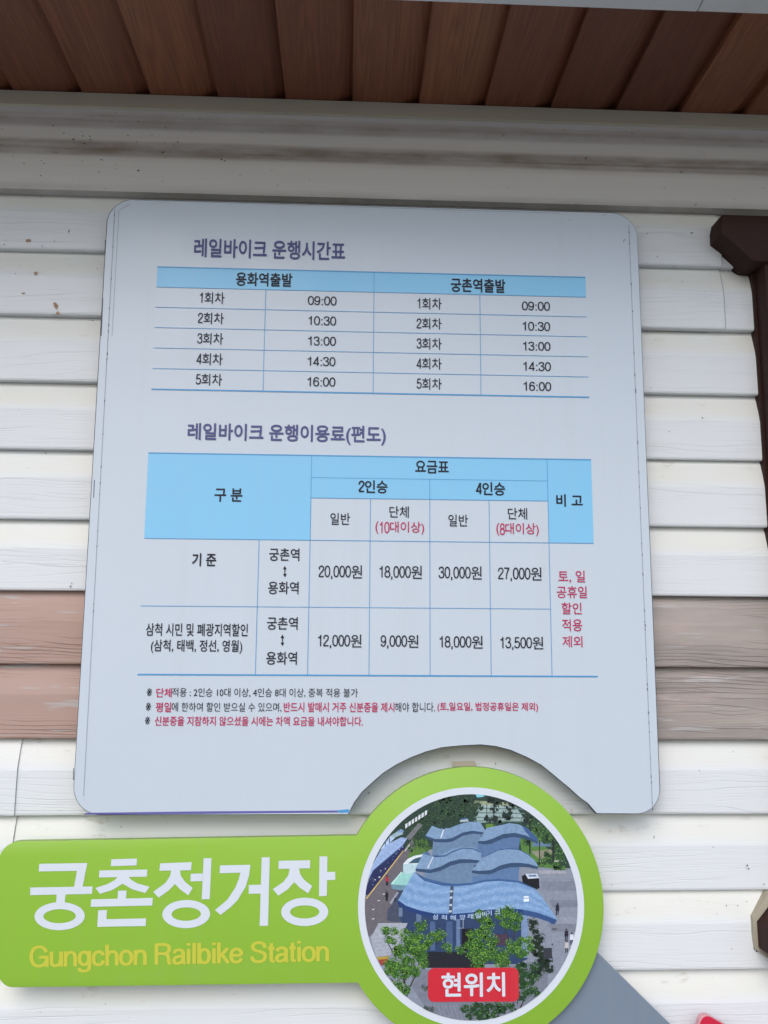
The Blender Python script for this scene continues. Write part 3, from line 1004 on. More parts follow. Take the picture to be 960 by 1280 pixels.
# fare table
ftop = mean(px_z(186, 566.5), px_z(737, 574.5)); fbot = mean(px_z(172, 842.7), px_z(746, 846))
f1 = mean(px_z(390, 596.7), px_z(683, 601.5)); f2 = mean(px_z(390, 622.3), px_z(683, 626.2)); f3 = mean(px_z(181, 672.5), px_z(740, 679.5)); f4 = mean(px_z(177, 757), px_z(687, 761.5))
c1 = mean(px_x(323.5, 675), px_x(319.5, 842)); c2 = mean(px_x(389.8, 570), px_x(384.2, 842)); c3 = mean(px_x(463, 624), px_x(461.2, 842)); c4 = mean(px_x(537, 600), px_x(537.7, 842))
c5 = mean(px_x(611.5, 626), px_x(613.7, 842)); c6 = mean(px_x(683.6, 577), px_x(690.2, 842))
mb = MB()
rect(mb, xL, c2, f3, ftop, YP1); rect(mb, c2, c6, f2, ftop, YP1); rect(mb, c6, xR, f3, ftop, YP1)
ft = mb.build('fare_table', M_FILL, board)
ft['label'] = 'fare table with blue header blocks'
mb = MB()
hrule(mb, xL, xR, ftop, 1.9); hrule(mb, xL, xR, fbot, 2.0)
hrule(mb, c2, c6, f1, 0.75); hrule(mb, c2, c6, f2, 0.75); hrule(mb, xL, xR, f3, 0.85); hrule(mb, xL, c6, f4, 0.75)
vrule(mb, c1, fbot, f3, 0.8, YP2-0.0001); vrule(mb, c2, fbot, ftop, 0.8, YP2-0.0001); vrule(mb, c3, fbot, f2, 0.8, YP2-0.0001)
vrule(mb, c4, fbot, f1, 0.8, YP2-0.0001); vrule(mb, c5, fbot, f2, 0.8, YP2-0.0001); vrule(mb, c6, fbot, ftop, 0.8, YP2-0.0001)
mb.build('table_rules', M_RULE, ft)
for s, a, b, c, d, bo, mi in [
        ('구 분', 268.1, 303.1, 610.6, 627, B2, 0), ('요금표', 519.0, 561.0, 576.2, 591.4, B2, 0), ('2인승', 448.1, 484.6, 600.6, 616.2, B2, 0), ('4인승', 594.8, 631.5, 603.0, 618.9, B2, 0),
        ('비 고', 695.3, 728.4, 618.2, 633.2, B2, 0), ('일반', 412.9, 437.4, 641.2, 655.8, B1, 0), ('단체', 486.7, 511, 632.8, 647, B1, 0), ('(10대이상)', 469.3, 530.2, 651.8, 667.6, B1, 1),
        ('일반', 560.4, 585, 643.2, 657.8, B1, 0), ('단체', 634.8, 659, 634.9, 649.2, B1, 0), ('(8대이상)', 620.5, 673.5, 653.8, 669.8, B1, 1),
        ('20,000원', 398.2, 452.6, 706.4, 722.6, B1, 0), ('18,000원', 474.2, 527.4, 706.9, 723.2, B1, 0), ('30,000원', 548.2, 602.2, 707.8, 724, B1, 0), ('27,000원', 622.6, 677, 708.9, 725.2, B1, 0),
        ('12,000원', 397.4, 451.8, 793.0, 809, B1, 0), ('9,000원', 475.7, 523, 793.6, 809.4, B1, 0), ('18,000원', 549.3, 603.4, 794.6, 810.4, B1, 0), ('13,500원', 625.3, 679, 795.8, 811.3, B1, 0),
        ('토, 일', 697.8, 731.2, 713.2, 728.4, B1, 1), ('공휴일', 696.1, 733.6, 732.7, 747.5, B1, 1), ('할인', 702.1, 727, 753.2, 767.6, B1, 1), ('적용', 702.8, 727.8, 773.9, 788.8, B1, 1), ('제외', 703.2, 728.1, 795, 809, B1, 1),
        ('기 준', 240, 270.2, 691.8, 707.5, B2, 0), ('궁촌역', 336.5, 374.2, 685.4, 701, B1+0.004, 0), ('용화역', 335.1, 373.2, 727, 742.6, B1+0.004, 0),
        ('삼척 시민 및 폐광지역할인', 182.5, 309.7, 779.2, 795, 0.010, 0), ('(삼척, 태백, 정선, 영월)', 188.6, 302.7, 799.8, 816.8, 0.010, 0),
        ('궁촌역', 333.7, 372, 771.4, 787, B1+0.004, 0), ('용화역', 332.7, 371.1, 814.8, 830.7, B1+0.004, 0)]:
    cell_text(ft, INKS, s, a, b, c, d, YP3, bo, mi)
for (x, ya, yb_) in [(356, 707.3, 721.6), (353, 793.2, 807.5)]:
    mb = MB()
    strip(mb, (x, ya+3), (x, yb_-3), 1.1, YP3, 0)
    for (y0, s) in ((ya, 1), (yb_, -1)):
        mb.flat([at(*p, YP3) for p in [(x, y0), (x-2.3, y0+4.2*s), (x+2.3, y0+4.2*s)]], YP3, 0)
    mb.build('cell_text', M_INK, ft)

# footnotes
for parts, yt, yb_ in [
        ([('※', 183.4, 189.8, 0, 0.02), ('단체', 195.2, 214.6, 1, 0.013), ('적용 : 2인승 10대 이상, 4인승 8대 이상, 중복 적용 불가', 215.0, 447.2, 0, 0.0)], 860.2, 871.6),
        ([('※', 182.3, 188.4, 0, 0.02), ('평일', 194.7, 214, 1, 0.013), ('에 한하여 할인 받으실 수 있으며,', 214.6, 351.8, 0, 0.0), ('반드시 발매시 거주 신분증을 제시', 354.4, 493, 1, 0.012),
          ('해야 합니다.', 493.8, 543.8, 0, 0.0), ('(토,일요일, 법정공휴일은 제외)', 546.8, 672.6, 1, 0.012)], 878.0, 890.0),
        ([('※', 181.2, 187.3, 0, 0.02), ('신분증을 지참하지 않으셨을 시에는 차액 요금을 내셔야합니다.', 193.5, 453.6, 1, 0.012)], 895.6, 907.2)]:
    mb = MB()
    for s, a, b, mi, bo in parts:
        put_text(mb, s, a, b, yt, yb_-(0 if s != '※' else 1.5), YP3, bo if s != '※' else 0.0, mi)
    mb.build('footnote', [M_INK, M_RED], board)

# ------------------------------------------------------------------ the green station sign
YG = -0.002
pc = [at(457, 1124.5, YG), at(721, 1136, YG), at(589, 991.7, YG), at(589, 1276.5, YG)]
CX = (pc[0][0]+pc[1][0])/2; CZ = (pc[2][1]+pc[3][1])/2
RP = mean((pc[1][0]-pc[0][0])/2, (pc[2][1]-pc[3][1])/2)
RW = mean(at(729.8, 1136, YG)[0]-CX, CX-at(448.3, 1126, YG)[0], at(589, 983, YG)[1]-CZ)
RG = mean(at(753.3, 1136, YG)[0]-CX, at(592, 957.3, YG)[1]-CZ)
sign = thing('station_sign', 'lime green station name sign with a round photo of the blue roofed station', 'sign', (CX, YG, CZ-RG))
j1 = at(447, 1045.2, YG); j2 = at(451, 1226.0, YG)
a1 = math.atan2(j1[1]-CZ, j1[0]-CX); a2 = math.atan2(j2[1]-CZ, j2[0]-CX)
if a1 < 0: a1 += 2*math.pi
if a2 < 0: a2 += 2*math.pi
arc = []
span = (a1 - a2) % (2*math.pi)
span = 2*math.pi - ((a2-a1) % (2*math.pi))
N = 120
for k in range(N+1):
    t = a1 - span*k/N
    arc.append((CX+RG*math.cos(t), CZ+RG*math.sin(t)))
rect_l = rounded([arc[-1], at(-2.0, 1234.5, YG), at(-2.5, 1052.2, YG), arc[0]], [0, 0.020, 0.026, 0], 8)
outl = arc + rect_l[1:-1]
mb = MB(); mb.slab(outl, YG, YG+0.010, 0, 1, bevel=0.0004); mb.build('sign_plate', [M_GREEN, M_GEDGE], sign, 30)
def disc(mb, rr, y, n=128, mi=0, col=None):
    mb.flat([(CX+rr*math.cos(2*math.pi*k/n), CZ+rr*math.sin(2*math.pi*k/n)) for k in range(n)], y, mi, col)
mb = MB(); disc(mb, RW, YG-0.0003); mb.build('white_ring', M_WHITE, sign)

# ---- the printed picture: flat coloured shapes in one print, clipped to its circle
pic = MB()
CLIP = [(CX+RP*math.cos(2*math.pi*k/96), CZ+RP*math.sin(2*math.pi*k/96)) for k in range(96)]
def clip(poly):
    if all((x-CX)**2+(z-CZ)**2 < (RP*0.995)**2 for x, z in poly):
        return poly
    out = poly
    for i in range(96):
        a = CLIP[i]; b = CLIP[(i+1) % 96]
        inp = out; out = []
        if not inp: return []
        side = lambda p: (b[0]-a[0])*(p[1]-a[1])-(b[1]-a[1])*(p[0]-a[0])
        for k in range(len(inp)):
            p, q = inp[k-1], inp[k]
            sp_, sq = side(p), side(q)
            if sq >= 0:
                if sp_ < 0:
                    t = sp_/(sp_-sq); out.append((p[0]+(q[0]-p[0])*t, p[1]+(q[1]-p[1])*t))
                out.append(q)
            elif sp_ >= 0:
                t = sp_/(sp_-sq); out.append((p[0]+(q[0]-p[0])*t, p[1]+(q[1]-p[1])*t))
    return out
_lay = [0]
LAY = 1.0e-6                                  # the print's shapes lie a micron apart
YPIC = YG-0.0006
def P(col, pts, layer=True):
    if layer is True: _lay[0] += 1
    y = YPIC - LAY*(_lay[0] + (pr.randrange(10) if layer == 'leaf' else 0))
    pl = clip([at(*p, YPIC) for p in pts])
    # drop repeated points left by clipping
    q = []
    for p in pl:
        if not q or (abs(p[0]-q[-1][0])+abs(p[1]-q[-1][1])) > 1e-7: q.append(p)
    if len(q) > 2 and abs(q[0][0]-q[-1][0])+abs(q[0][1]-q[-1][1]) < 1e-7: q.pop()
    if len(q) > 2:
        m_ = 0.3*col[0]+0.59*col[1]+0.11*col[2]
        col = [max(0, 1.06*(m_+(v-m_)*0.98)-3) for v in col]
        pic.flat(q, y, 0, lin(col))
A = lambda *pts: [(450+x/6.4, 980+y/6.4) for x, y in pts]
Bq = lambda *pts: [(590+x/6.4, 980+y/6.4) for x, y in pts]
Cq = lambda *pts: [(450+x/6.4, 1130+y/6.4) for x, y in pts]
Dq = lambda *pts: [(590+x/6.4, 1130+y/6.4) for x, y in pts]
pr = random.Random(11)
def jit(c, d):
    k = pr.uniform(-d, d)
    return tuple(max(0, min(255, v+k+pr.uniform(-4, 4))) for v in c)
def blob(c, x, y, r, n=8, sq=1.0, layer=True):
    a0 = pr.random()*6.28
    P(c, [(x+r*pr.uniform(0.55, 1.15)*math.cos(a0+6.283*k/n), y+r*sq*pr.uniform(0.55, 1.15)*math.sin(a0+6.283*k/n)) for k in range(n)], layer)
def foliage(clusters, cols, per=1.0, leaf=(0.45, 1.15)):
    """leaf clumps of the printed trees, dark first, light on top"""
    c0 = cols[0][0]
    for (x, y, r) in clusters:
        for _ in range(max(2, int(r*1.3))):
            a = pr.random()*6.283; q = r*0.75*math.sqrt(pr.random())
            blob(jit([v*1.08+4 for v in c0], 6), x+q*math.cos(a), y+q*0.9*math.sin(a), r*pr.uniform(0.22, 0.45), 9, 1.0, 'leaf')
    _lay[0] += 10
    for tone, (c, up, dens) in enumerate(cols):
        for (x, y, r) in clusters:
            n = int(dens*per*(r**1.6)*1.5)+2
            for _ in range(n):
                a = pr.random()*6.283; q = r*math.sqrt(pr.random())*1.05
                blob(jit(c, 12), x+q*math.cos(a), y+q*math.sin(a)*0.9-up*r, pr.uniform(*leaf), 5, 0.75, 'leaf')
        _lay[0] += 10
def K(f, lst):
    return [(f((x, y))[0][0], f((x, y))[0][1], r/6.4) for x, y, r in lst]

P((133, 141, 156), [(440, 980), (740, 980), (740, 1290), (440, 1290)])
# far ground, fields and woods
P((44, 66, 58), [(455, 985), (735, 985), (735, 1086), (672, 1084), (640, 1060), (520, 1062), (505, 1075), (450, 1100)])
P((150, 172, 172), Bq((20, 165), (330, 150), (430, 300), (40, 310)))
for y in (190, 225, 262, 290):
    P((96, 122, 118), Bq((15, y), (420, y+6), (425, y+16), (15, y+9)))
P((150, 160, 132), Bq((-30, 130), (150, 140), (330, 150), (320, 175), (-30, 165)))
P((122, 196, 214), Bq((30, 85), (70, 75), (110, 100), (40, 108)))
P((96, 130, 60), Bq((110, 320), (180, 315), (190, 345), (110, 352)))
P((84, 124, 62), Bq((380, 420), (470, 340), (620, 420), (560, 470), (700, 620), (760, 690), (540, 665), (400, 560)))
P((96, 124, 150), Bq((490, 460), (640, 470), (640, 500), (480, 500)))
P((140, 140, 120), Bq((470, 540), (640, 520), (660, 570), (540, 600)))
P((176, 180, 176), Bq((540, 612), (720, 608), (725, 622), (540, 624)))
foliage(K(A, [(620, 200, 110), (720, 180, 120), (830, 160, 110), (880, 210, 70), (600, 290, 90), (520, 280, 80), (700, 270, 80), (820, 250, 70), (480, 330, 80), (430, 380, 80), (460, 440, 60), (330, 300, 60), (940, 180, 50)]),
        [((34, 54, 44), 0, 0.9), ((52, 80, 56), 0.1, 0.6), ((70, 98, 66), 0.2, 0.22)])
P((160, 176, 186), A((800, 290), (860, 275), (870, 300), (800, 305)))
P((70, 100, 150), A((805, 280), (860, 270), (862, 280), (806, 288)))
foliage(K(Bq, [(190, 130, 50), (180, 200, 40), (250, 150, 40), (300, 190, 45), (280, 250, 55), (200, 285, 45), (140, 280, 40), (440, 280, 50), (150, 100, 60), (330, 120, 60)]), [((28, 42, 40), 0, 0.8), ((50, 74, 56), 0.1, 0.35)])
foliage(K(Bq, [(560, 400, 80), (620, 430, 70), (500, 330, 60), (690, 520, 60), (700, 570, 50), (440, 450, 50), (600, 590, 60), (690, 650, 60), (560, 630, 40)]), [((40, 66, 42), 0, 0.7), ((76, 116, 58), 0.1, 0.5), ((106, 146, 76), 0.2, 0.2)])
for x, y0, y1, wd in [(175, 60, 335, 9), (463, 290, 560, 11), (540, 450, 640, 8), (650, 450, 625, 16), (118, 150, 310, 5)]:
    P((34, 42, 46), Bq((x-wd/2, y0), (x+wd/2, y0), (x+wd/2, y1), (x-wd/2, y1)))
# platform, train shed and road at the left
P((104, 100, 108), A((420, 440), (500, 500), (470, 580), (440, 700), (300, 860), (320, 1110), (170, 1120), (60, 1240), (0, 960)))
P((112, 114, 118), A((365, 430), (470, 310), (500, 330), (400, 450)))
for k in range(7):
    x = 362+k*26; y = 322-k*17
    P((206, 212, 220), A((x, y), (x+18, y-12), (x+18, y+22), (x, y+36)))
P((150, 176, 190), A((235, 420), (330, 360), (345, 400), (250, 440)))
P((120, 148, 190), A((300, 372), (345, 366), (350, 384), (304, 390)))
P((178, 200, 224), A((165, 520), (240, 420), (280, 430), (190, 520)))
P((38, 46, 88), A((350, 470), (355, 535), (70, 880), (30, 900), (60, 800), (100, 690)))
for k in range(26):
    t = pr.random()
    x = 345-280*t; y = 500+370*t-pr.uniform(0, 60)*(0.4+t)
    blob(jit((92, 108, 150), 30) if k % 3 else (196, 200, 214), *A((x, y))[0], pr.uniform(0.5, 1.3), 5)
P((148, 172, 212), A((225, 480), (330, 425), (378, 436), (345, 485), (160, 640), (105, 690), (70, 760), (70, 700), (165, 530)))
for k in range(9):
    t = k/9.0
    P((122, 148, 192), A((330-225*t, 428+215*t), (334-225*t, 428+215*t), (372-238*t, 442+216*t), (366-238*t, 444+216*t)))
P((78, 98, 150), A((345, 485), (348, 492), (104, 696), (105, 688)))
for x, y in [(200, 450), (232, 425), (255, 560)]:
    P((40, 62, 130), A((x, y), (x+6, y), (x+6, y+50), (x, y+50)))
P((206, 180, 104), A((345, 530), (350, 536), (55, 918), (45, 918)))
P((186, 184, 182), A((395, 480), (402, 486), (362, 540), (354, 536)))
for x, y, c in [(217, 770, (160, 52, 60)), (215, 895, (34, 36, 46))]:
    P(c, A((x-12, y-28), (x+10, y-28), (x+14, y+10), (x-14, y+10)))
    P((34, 36, 48), A((x-10, y+10), (x+9, y+10), (x+8, y+42), (x-9, y+42)))
    blob((60, 46, 44), *A((x, y-36))[0], 1.3, 7)
for x, y in [(190, 880), (150, 932), (105, 1002), (105, 1078), (230, 1085)]:
    P((216, 214, 210), A((x-10, y-2), (x+10, y-3), (x+10, y+3), (x-8, y+4)))
# lawn, side pavilion
P((84, 120, 58), A((400, 545), (470, 470), (530, 440), (560, 520), (500, 575), (420, 590), (375, 590)))
foliage(K(A, [(500, 480, 45), (450, 470, 40), (540, 510, 30), (410, 510, 35)]), [((40, 68, 40), 0, 0.7), ((92, 130, 66), 0.1, 0.4)])
P((176, 204, 212), A((345, 640), (475, 640), (440, 715), (345, 715)))
P((212, 224, 232), A((345, 640), (380, 600), (430, 575), (500, 562), (495, 580), (440, 595), (400, 625), (385, 636), (475, 632), (470, 642)))
P((58, 92, 108), A((388, 634), (425, 602), (490, 582), (465, 632)))
P((146, 200, 194), A((245, 802), (330, 700), (350, 715), (440, 715), (370, 812)))
P((178, 220, 214), A((248, 796), (330, 700), (340, 706), (262, 800)))
P((104, 142, 160), A((245, 804), (370, 812), (360, 850), (260, 840)))
P((62, 72, 98), A((300, 850), (360, 850), (330, 1100), (240, 1100), (270, 930)))
P((150, 156, 168), A((235, 950), (300, 860), (310, 870), (250, 960)))
P((30, 32, 44), A((275, 910), (288, 910), (290, 960), (272, 960)))
P((70, 78, 98), A((220, 1000), (290, 930), (400, 1020), (350, 1110), (215, 1090)))
# station building
DK, MD, LT = (54, 78, 110), (104, 130, 160), (124, 152, 184)
def tier(top, low, drop, col, pitch):
    """a curved roof between two edges with seams, and the dark edge board below it"""
    P(col, top+low[::-1])
    n = len(low)
    lo2 = [(x, y+drop*(0.6+0.4*math.sin(math.pi*k/(n-1)))) for k, (x, y) in enumerate(low)]
    def pick(l, t):
        f = t*(len(l)-1); i = min(int(f), len(l)-2); f -= i
        return (l[i][0]+(l[i+1][0]-l[i][0])*f, l[i][1]+(l[i+1][1]-l[i][1])*f)
    for k in range(1, pitch):
        t = k/pitch
        a, b = pick(top, t), pick(low, t)
        sh = 10*math.sin(t*9)
        P(jit((col[0]+sh-10, col[1]+sh-9, col[2]+sh-8), 5), [a, (a[0]+0.5, a[1]), (b[0]+0.5, b[1]), b], k == 1)
    P(DK, low+lo2[::-1])
    return lo2
# top storey
P(MD, A((585, 450), (690, 450), (760, 430), (850, 395), (960, 385), (1000, 400), (960, 590), (820, 510), (740, 540), (680, 570), (575, 572)))
P((88, 116, 156), Bq((50, 470), (150, 480), (230, 440), (300, 415), (390, 420), (372, 522), (290, 515), (200, 530), (120, 570), (70, 590), (40, 520)))
tier(A((575, 335), (640, 357), (720, 352), (800, 320), (870, 302), (960, 303), (1008, 380)), A((525, 412), (600, 440), (690, 440), (740, 430), (820, 388), (900, 373), (1003, 388)), 4.6, LT, 22)
P((198, 210, 222), A((664, 362), (676, 360), (652, 432), (642, 432)))
P((40, 52, 84), A((660, 354), (680, 352), (680, 362), (660, 364)))
P((60, 52, 80), Bq((70, 410), (105, 400), (100, 455), (65, 455)))
tier(Bq((118, 352), (200, 335), (300, 313), (370, 322), (440, 352), (522, 430)), Bq((50, 455), (105, 455), (160, 438), (250, 400), (340, 390), (430, 410), (526, 455)), 5.6, LT, 20)
P((62, 92, 140), Bq((400, 335), (440, 350), (524, 432), (526, 462), (480, 440), (430, 385)))
# middle storey
P(MD, A((515, 700), (620, 705), (700, 665), (780, 630), (880, 615), (960, 630), (1000, 700), (960, 800), (850, 806), (760, 800), (650, 785), (520, 760)))
P((90, 120, 160), Bq((0, 740), (80, 730), (180, 700), (300, 650), (380, 660), (370, 780), (200, 768), (0, 795)))
tier(A((510, 545), (590, 577), (660, 560), (740, 517), (820, 502), (900, 510), (968, 540)), A((445, 675), (560, 685), (640, 662), (720, 620), (800, 600), (880, 602), (966, 612)), 5.6, LT, 22)
P((70, 104, 150), A((498, 552), (545, 545), (570, 575), (515, 560)))
P((196, 206, 218), A((578, 585), (588, 582), (548, 672), (536, 672)))
P((40, 48, 78), Bq((15, 650), (60, 640), (45, 695), (15, 690)))
P((52, 84, 130), A((575, 572), (680, 570), (740, 536), (820, 508), (900, 514), (966, 540), (966, 550), (900, 522), (820, 516), (740, 546), (680, 580), (600, 586)))
P((52, 84, 130), Bq((75, 590), (140, 560), (220, 522), (290, 515), (370, 520), (440, 555), (470, 575), (440, 570), (370, 532), (290, 525), (220, 534), (140, 570)))
tier(Bq((75, 595), (140, 565), (220, 528), (290, 521), (370, 526), (440, 560), (500, 610), (528, 655)), Bq((0, 690), (60, 694), (150, 688), (230, 650), (300, 632), (380, 630), (450, 638), (526, 660)), 5.6, LT, 22)
# large lower roof with its moire of fine seams
top = A((430, 705), (520, 765), (650, 800), (760, 806), (896, 796), (1000, 772), (1116, 766), (1266, 780), (1376, 820), (1456, 900), (1500, 965), (1576, 1085))
low = A((305, 930), (370, 975), (480, 1012), (600, 1036), (740, 1040), (890, 1028), (1000, 1008), (1190, 995), (1300, 1004), (1416, 1028), (1510, 1060), (1574, 1086))
P((112, 148, 192), top+low[::-1])
NB = 44
prev = None
for k in range(NB+1):
    t = k/NB
    row = []
    for (a, b) in zip(top, low):
        row.append((a[0]+(b[0]-a[0])*t, a[1]+(b[1]-a[1])*t))
    if prev is not None and k % 2:
        f = 0.5-0.5*math.cos(t*6.28)
        for i in range(len(row)-1):
            q_ = 0.5+0.5*math.sin(i*1.3+k*0.45)
            c = (118+40*q_, 154+34*q_, 196+26*q_)
            P(c, [prev[i], prev[i+1], row[i+1], row[i]], i == 0)
    prev = row
for k in range(1, 60):
    t = k/60*(len(top)-1); i = int(t); f = t-i
    a = (top[i][0]+(top[i+1][0]-top[i][0])*f, top[i][1]+(top[i+1][1]-top[i][1])*f)
    b = (low[i][0]+(low[i+1][0]-low[i][0])*f, low[i][1]+(low[i+1][1]-low[i][1])*f)
    P((104, 140, 188), [a, (a[0]+0.35, a[1]), (b[0]+0.35, b[1]), b], k == 1)
P((70, 82, 104), A((725, 806), (750, 806), (738, 1040), (708, 1040)))
for y in (850, 900, 960, 1010):
    P((190, 200, 210), A((727-(y-806)*0.07, y), (744-(y-806)*0.05, y), (742-(y-806)*0.05, y+16), (724-(y-806)*0.07, y+16)))
P((62, 96, 144), A((430, 700), (520, 750), (650, 785), (760, 798), (896, 790), (1000, 766), (1116, 758), (1266, 772), (1376, 806), (1420, 845), (1370, 828), (1266, 790), (1116, 776), (1000, 782), (896, 806), (760, 818), (650, 812), (510, 775)))
P((226, 234, 240), A((1310, 895), (1350, 895), (1352, 940), (1308, 940)))
P((150, 176, 206), A((1308, 910), (1352, 910), (1352, 918), (1308, 918)))
# dark front below the eaves
P((46, 66, 102), A((300, 930), (370, 980), (600, 1044), (890, 1040), (1190, 1002), (1340, 1010), (1340, 1400), (1250, 1440), (960, 1440), (480, 1400), (400, 1240), (330, 1100)))
for x0, x1, y0, y1, c in [(560, 600, 1100, 1330, (76, 98, 138)), (690, 740, 1100, 1330, (70, 92, 130)), (770, 800, 1080, 1340, (98, 120, 156)), (640, 660, 1080, 1330, (50, 68, 104)), (450, 490, 1010, 1110, (96, 116, 150)),
                          (310, 340, 990, 1060, (104, 122, 150)), (1290, 1345, 1050, 1390, (120, 142, 178)), (980, 1030, 1090, 1300, (40, 56, 96)), (1080, 1180, 1200, 1290, (74, 56, 76))]:
    P(c, A((x0, y0), (x1, y0), (x1, y1), (x0, y1)))
P((22, 22, 30), A((815, 1160), (905, 1155), (905, 1330), (812, 1335)))
P((150, 160, 180), A((780, 1150), (830, 1150), (830, 1154), (780, 1154)))
P((150, 160, 180), A((822, 1085), (828, 1085), (828, 1152), (822, 1152)))
fas = [(x, y+5.2) for x, y in low]
P((36, 62, 116), low[:9]+fas[:9][::-1])
P((52, 82, 130), low[8:]+[Dq((655, 178))[0]]+[(x, y+6.5) for x, y in low[8:-1]][::-1])
P((34, 36, 46), A((540, 1340), (820, 1345), (960, 1350), (960, 1470), (540, 1470), (500, 1420)))
P((160, 166, 178), A((85, 1230), (150, 1112), (380, 1112), (330, 1240), (240, 1370), (130, 1385)))
for k in range(5):
    P((140, 148, 162), A((100+k*10, 1240+k*30), (330-k*20, 1225+k*30), (330-k*20, 1229+k*30), (100+k*10, 1244+k*30)), k == 0)
P((176, 150, 60), A((135, 1385), (235, 1375), (225, 1400), (145, 1410)))
P((150, 66, 56), A((145, 1405), (225, 1398), (210, 1440), (165, 1450)))
P((118, 124, 138), A((430, 1480), (960, 1500), (1500, 1400), (1500, 1900), (600, 1900), (400, 1600)))
for k in range(9):
    P((136, 142, 156), A((560+k*30, 1745+k*2), (564+k*30, 1745+k*2), (590+k*34, 1890), (585+k*34, 1890)), k == 0)
# square at the right
for y0, y1, c in [(780, 850, (122, 129, 144)), (930, 985, (121, 127, 143)), (1070, 1120, (142, 149, 164)), (1120, 1180, (123, 128, 142))]:
    x = {780: 1436, 930: 1508, 1070: 1590, 1120: 1500}[y0]
    P(c, A((x, y0), (1760, y0-4), (1760, y1), (x+30, y1)))
P((156, 158, 170), Bq((530, 690), (700, 690), (760, 700), (760, 716), (540, 720)))
P((118, 122, 136), Bq((735, 860), (760, 790), (800, 770), (800, 776), (766, 796), (742, 860)))
P((26, 28, 36), Bq((398, 738), (430, 718), (535, 745), (540, 830), (522, 842), (405, 790)))
P((196, 206, 216), Bq((425, 718), (520, 718), (538, 752), (448, 758)))
P((90, 120, 160), Bq((450, 728), (510, 726), (520, 740), (458, 742)))
for x, y, c in [(683, 30, (40, 44, 60)), (755, 235, (42, 38, 58)), (798, 265, (206, 212, 222)), (757, 330, (190, 184, 184))]:
    P(c, Dq((x-14, y-22), (x+13, y-24), (x+16, y+22), (x-16, y+24)))
    P((48, 50, 66), Dq((x-11, y+22), (x-2, y+22), (x-3, y+62), (x-12, y+60)))
    P((48, 50, 66), Dq((x+2, y+22), (x+11, y+22), (x+8, y+58), (x+3, y+58)))
    blob((52, 44, 44), *Dq((x, y-32))[0], 1.4, 7)
P((92, 90, 104), Dq((635, 195), (670, 190), (685, 205), (640, 208)))
blob((60, 50, 60), *Dq((642, 323))[0], 1.4, 6)
# shaped dark shrubs
foliage(K(Dq, [(485, 150, 45), (495, 215, 42), (540, 275, 50), (500, 320, 55), (530, 380, 55), (590, 440, 60), (560, 480, 60), (610, 520, 50), (520, 540, 60)]), [((26, 40, 32), 0, 1.0), ((40, 60, 40), 0.1, 0.45)])
P((54, 58, 66), Dq((570, 352), (638, 350), (640, 435), (572, 440)))
# trunks and crowns in front
TK = (58, 50, 46)
def limb(p, q, w0, w1, f):
    (x0, y0), (x1, y1) = f(p)[0], f(q)[0]
    d = math.hypot(x1-x0, y1-y0) or 1
    nx_, ny_ = -(y1-y0)/d, (x1-x0)/d
    P(TK, [(x0+nx_*w0, y0+ny_*w0), (x1+nx_*w1, y1+ny_*w1), (x1-nx_*w1, y1-ny_*w1), (x0-nx_*w0, y0-ny_*w0)])
for p, q, a, b in [((355, 640), (350, 440), 1.4, 0.6), ((400, 660), (470, 520), 0.8, 0.4), ((350, 560), (270, 400), 0.8, 0.4), ((265, 385), (215, 300), 0.7, 0.4), ((360, 600), (480, 330), 0.8, 0.4), ((280, 630), (240, 590), 0.9, 0.5), ((600, 330), (660, 280), 0.5, 0.3)]:
    limb(p, q, a, b, Cq)
GR = [((40, 76, 34), 0, 0.9), ((62, 104, 42), 0.05, 0.9), ((92, 138, 48), 0.15, 0.7), ((130, 172, 68), 0.25, 0.22)]
foliage(K(Cq, [(490, 180, 52), (205, 215, 42), (275, 220, 38), (225, 285, 38), (270, 300, 30), (360, 245, 55), (440, 270, 55), (500, 310, 75), (390, 340, 75), (310, 380, 60), (470, 390, 80), (640, 250, 52), (580, 270, 50), (690, 340, 42), (715, 375, 24),
              (250, 490, 65), (370, 480, 75), (510, 480, 45), (330, 550, 75), (430, 540, 55), (240, 540, 50), (350, 690, 55), (300, 650, 40)]), GR)
for p, q, a, b in [((330, 280), (350, 160), 0.7, 0.4), ((300, 290), (250, 180), 0.7, 0.4), ((385, 835), (440, 700), 0.8, 0.5), ((360, 800), (380, 700), 0.6, 0.4), ((260, 860), (255, 800), 0.6, 0.4)]:
    limb(p, q, a, b, Dq)
foliage(K(Dq, [(230, 80, 55), (300, 70, 60), (360, 110, 50), (280, 150, 60), (350, 190, 40), (90, 110, 55), (60, 80, 40), (130, 170, 55), (100, 230, 60), (30, 260, 60), (160, 300, 55), (60, 350, 80), (150, 390, 80), (60, 440, 70), (250, 400, 60), (240, 470, 70),
              (330, 360, 50), (390, 310, 50), (450, 290, 36), (400, 390, 55), (470, 350, 36), (300, 320, 40)]), GR)
foliage(K(Cq, [(800, 370, 40), (870, 330, 40), (900, 400, 60), (930, 100, 34), (880, 240, 34), (940, 480, 60)]), GR)
foliage(K(Dq, [(400, 520, 60), (500, 500, 45), (430, 600, 70), (440, 680, 65), (500, 700, 45), (400, 740, 45), (530, 720, 24), (500, 590, 40)]), [((30, 58, 36), 0, 0.95), ((52, 88, 46), 0.05, 0.7), ((80, 122, 60), 0.15, 0.25)])
foliage(K(Dq, [(40, 840, 60), (130, 850, 70), (220, 830, 60), (90, 910, 55), (180, 900, 40), (300, 810, 40), (-60, 840, 45), (-20, 890, 40), (330, 850, 30)]), [((30, 56, 36), 0, 0.95), ((52, 90, 46), 0.05, 0.6), ((84, 128, 64), 0.15, 0.25)])
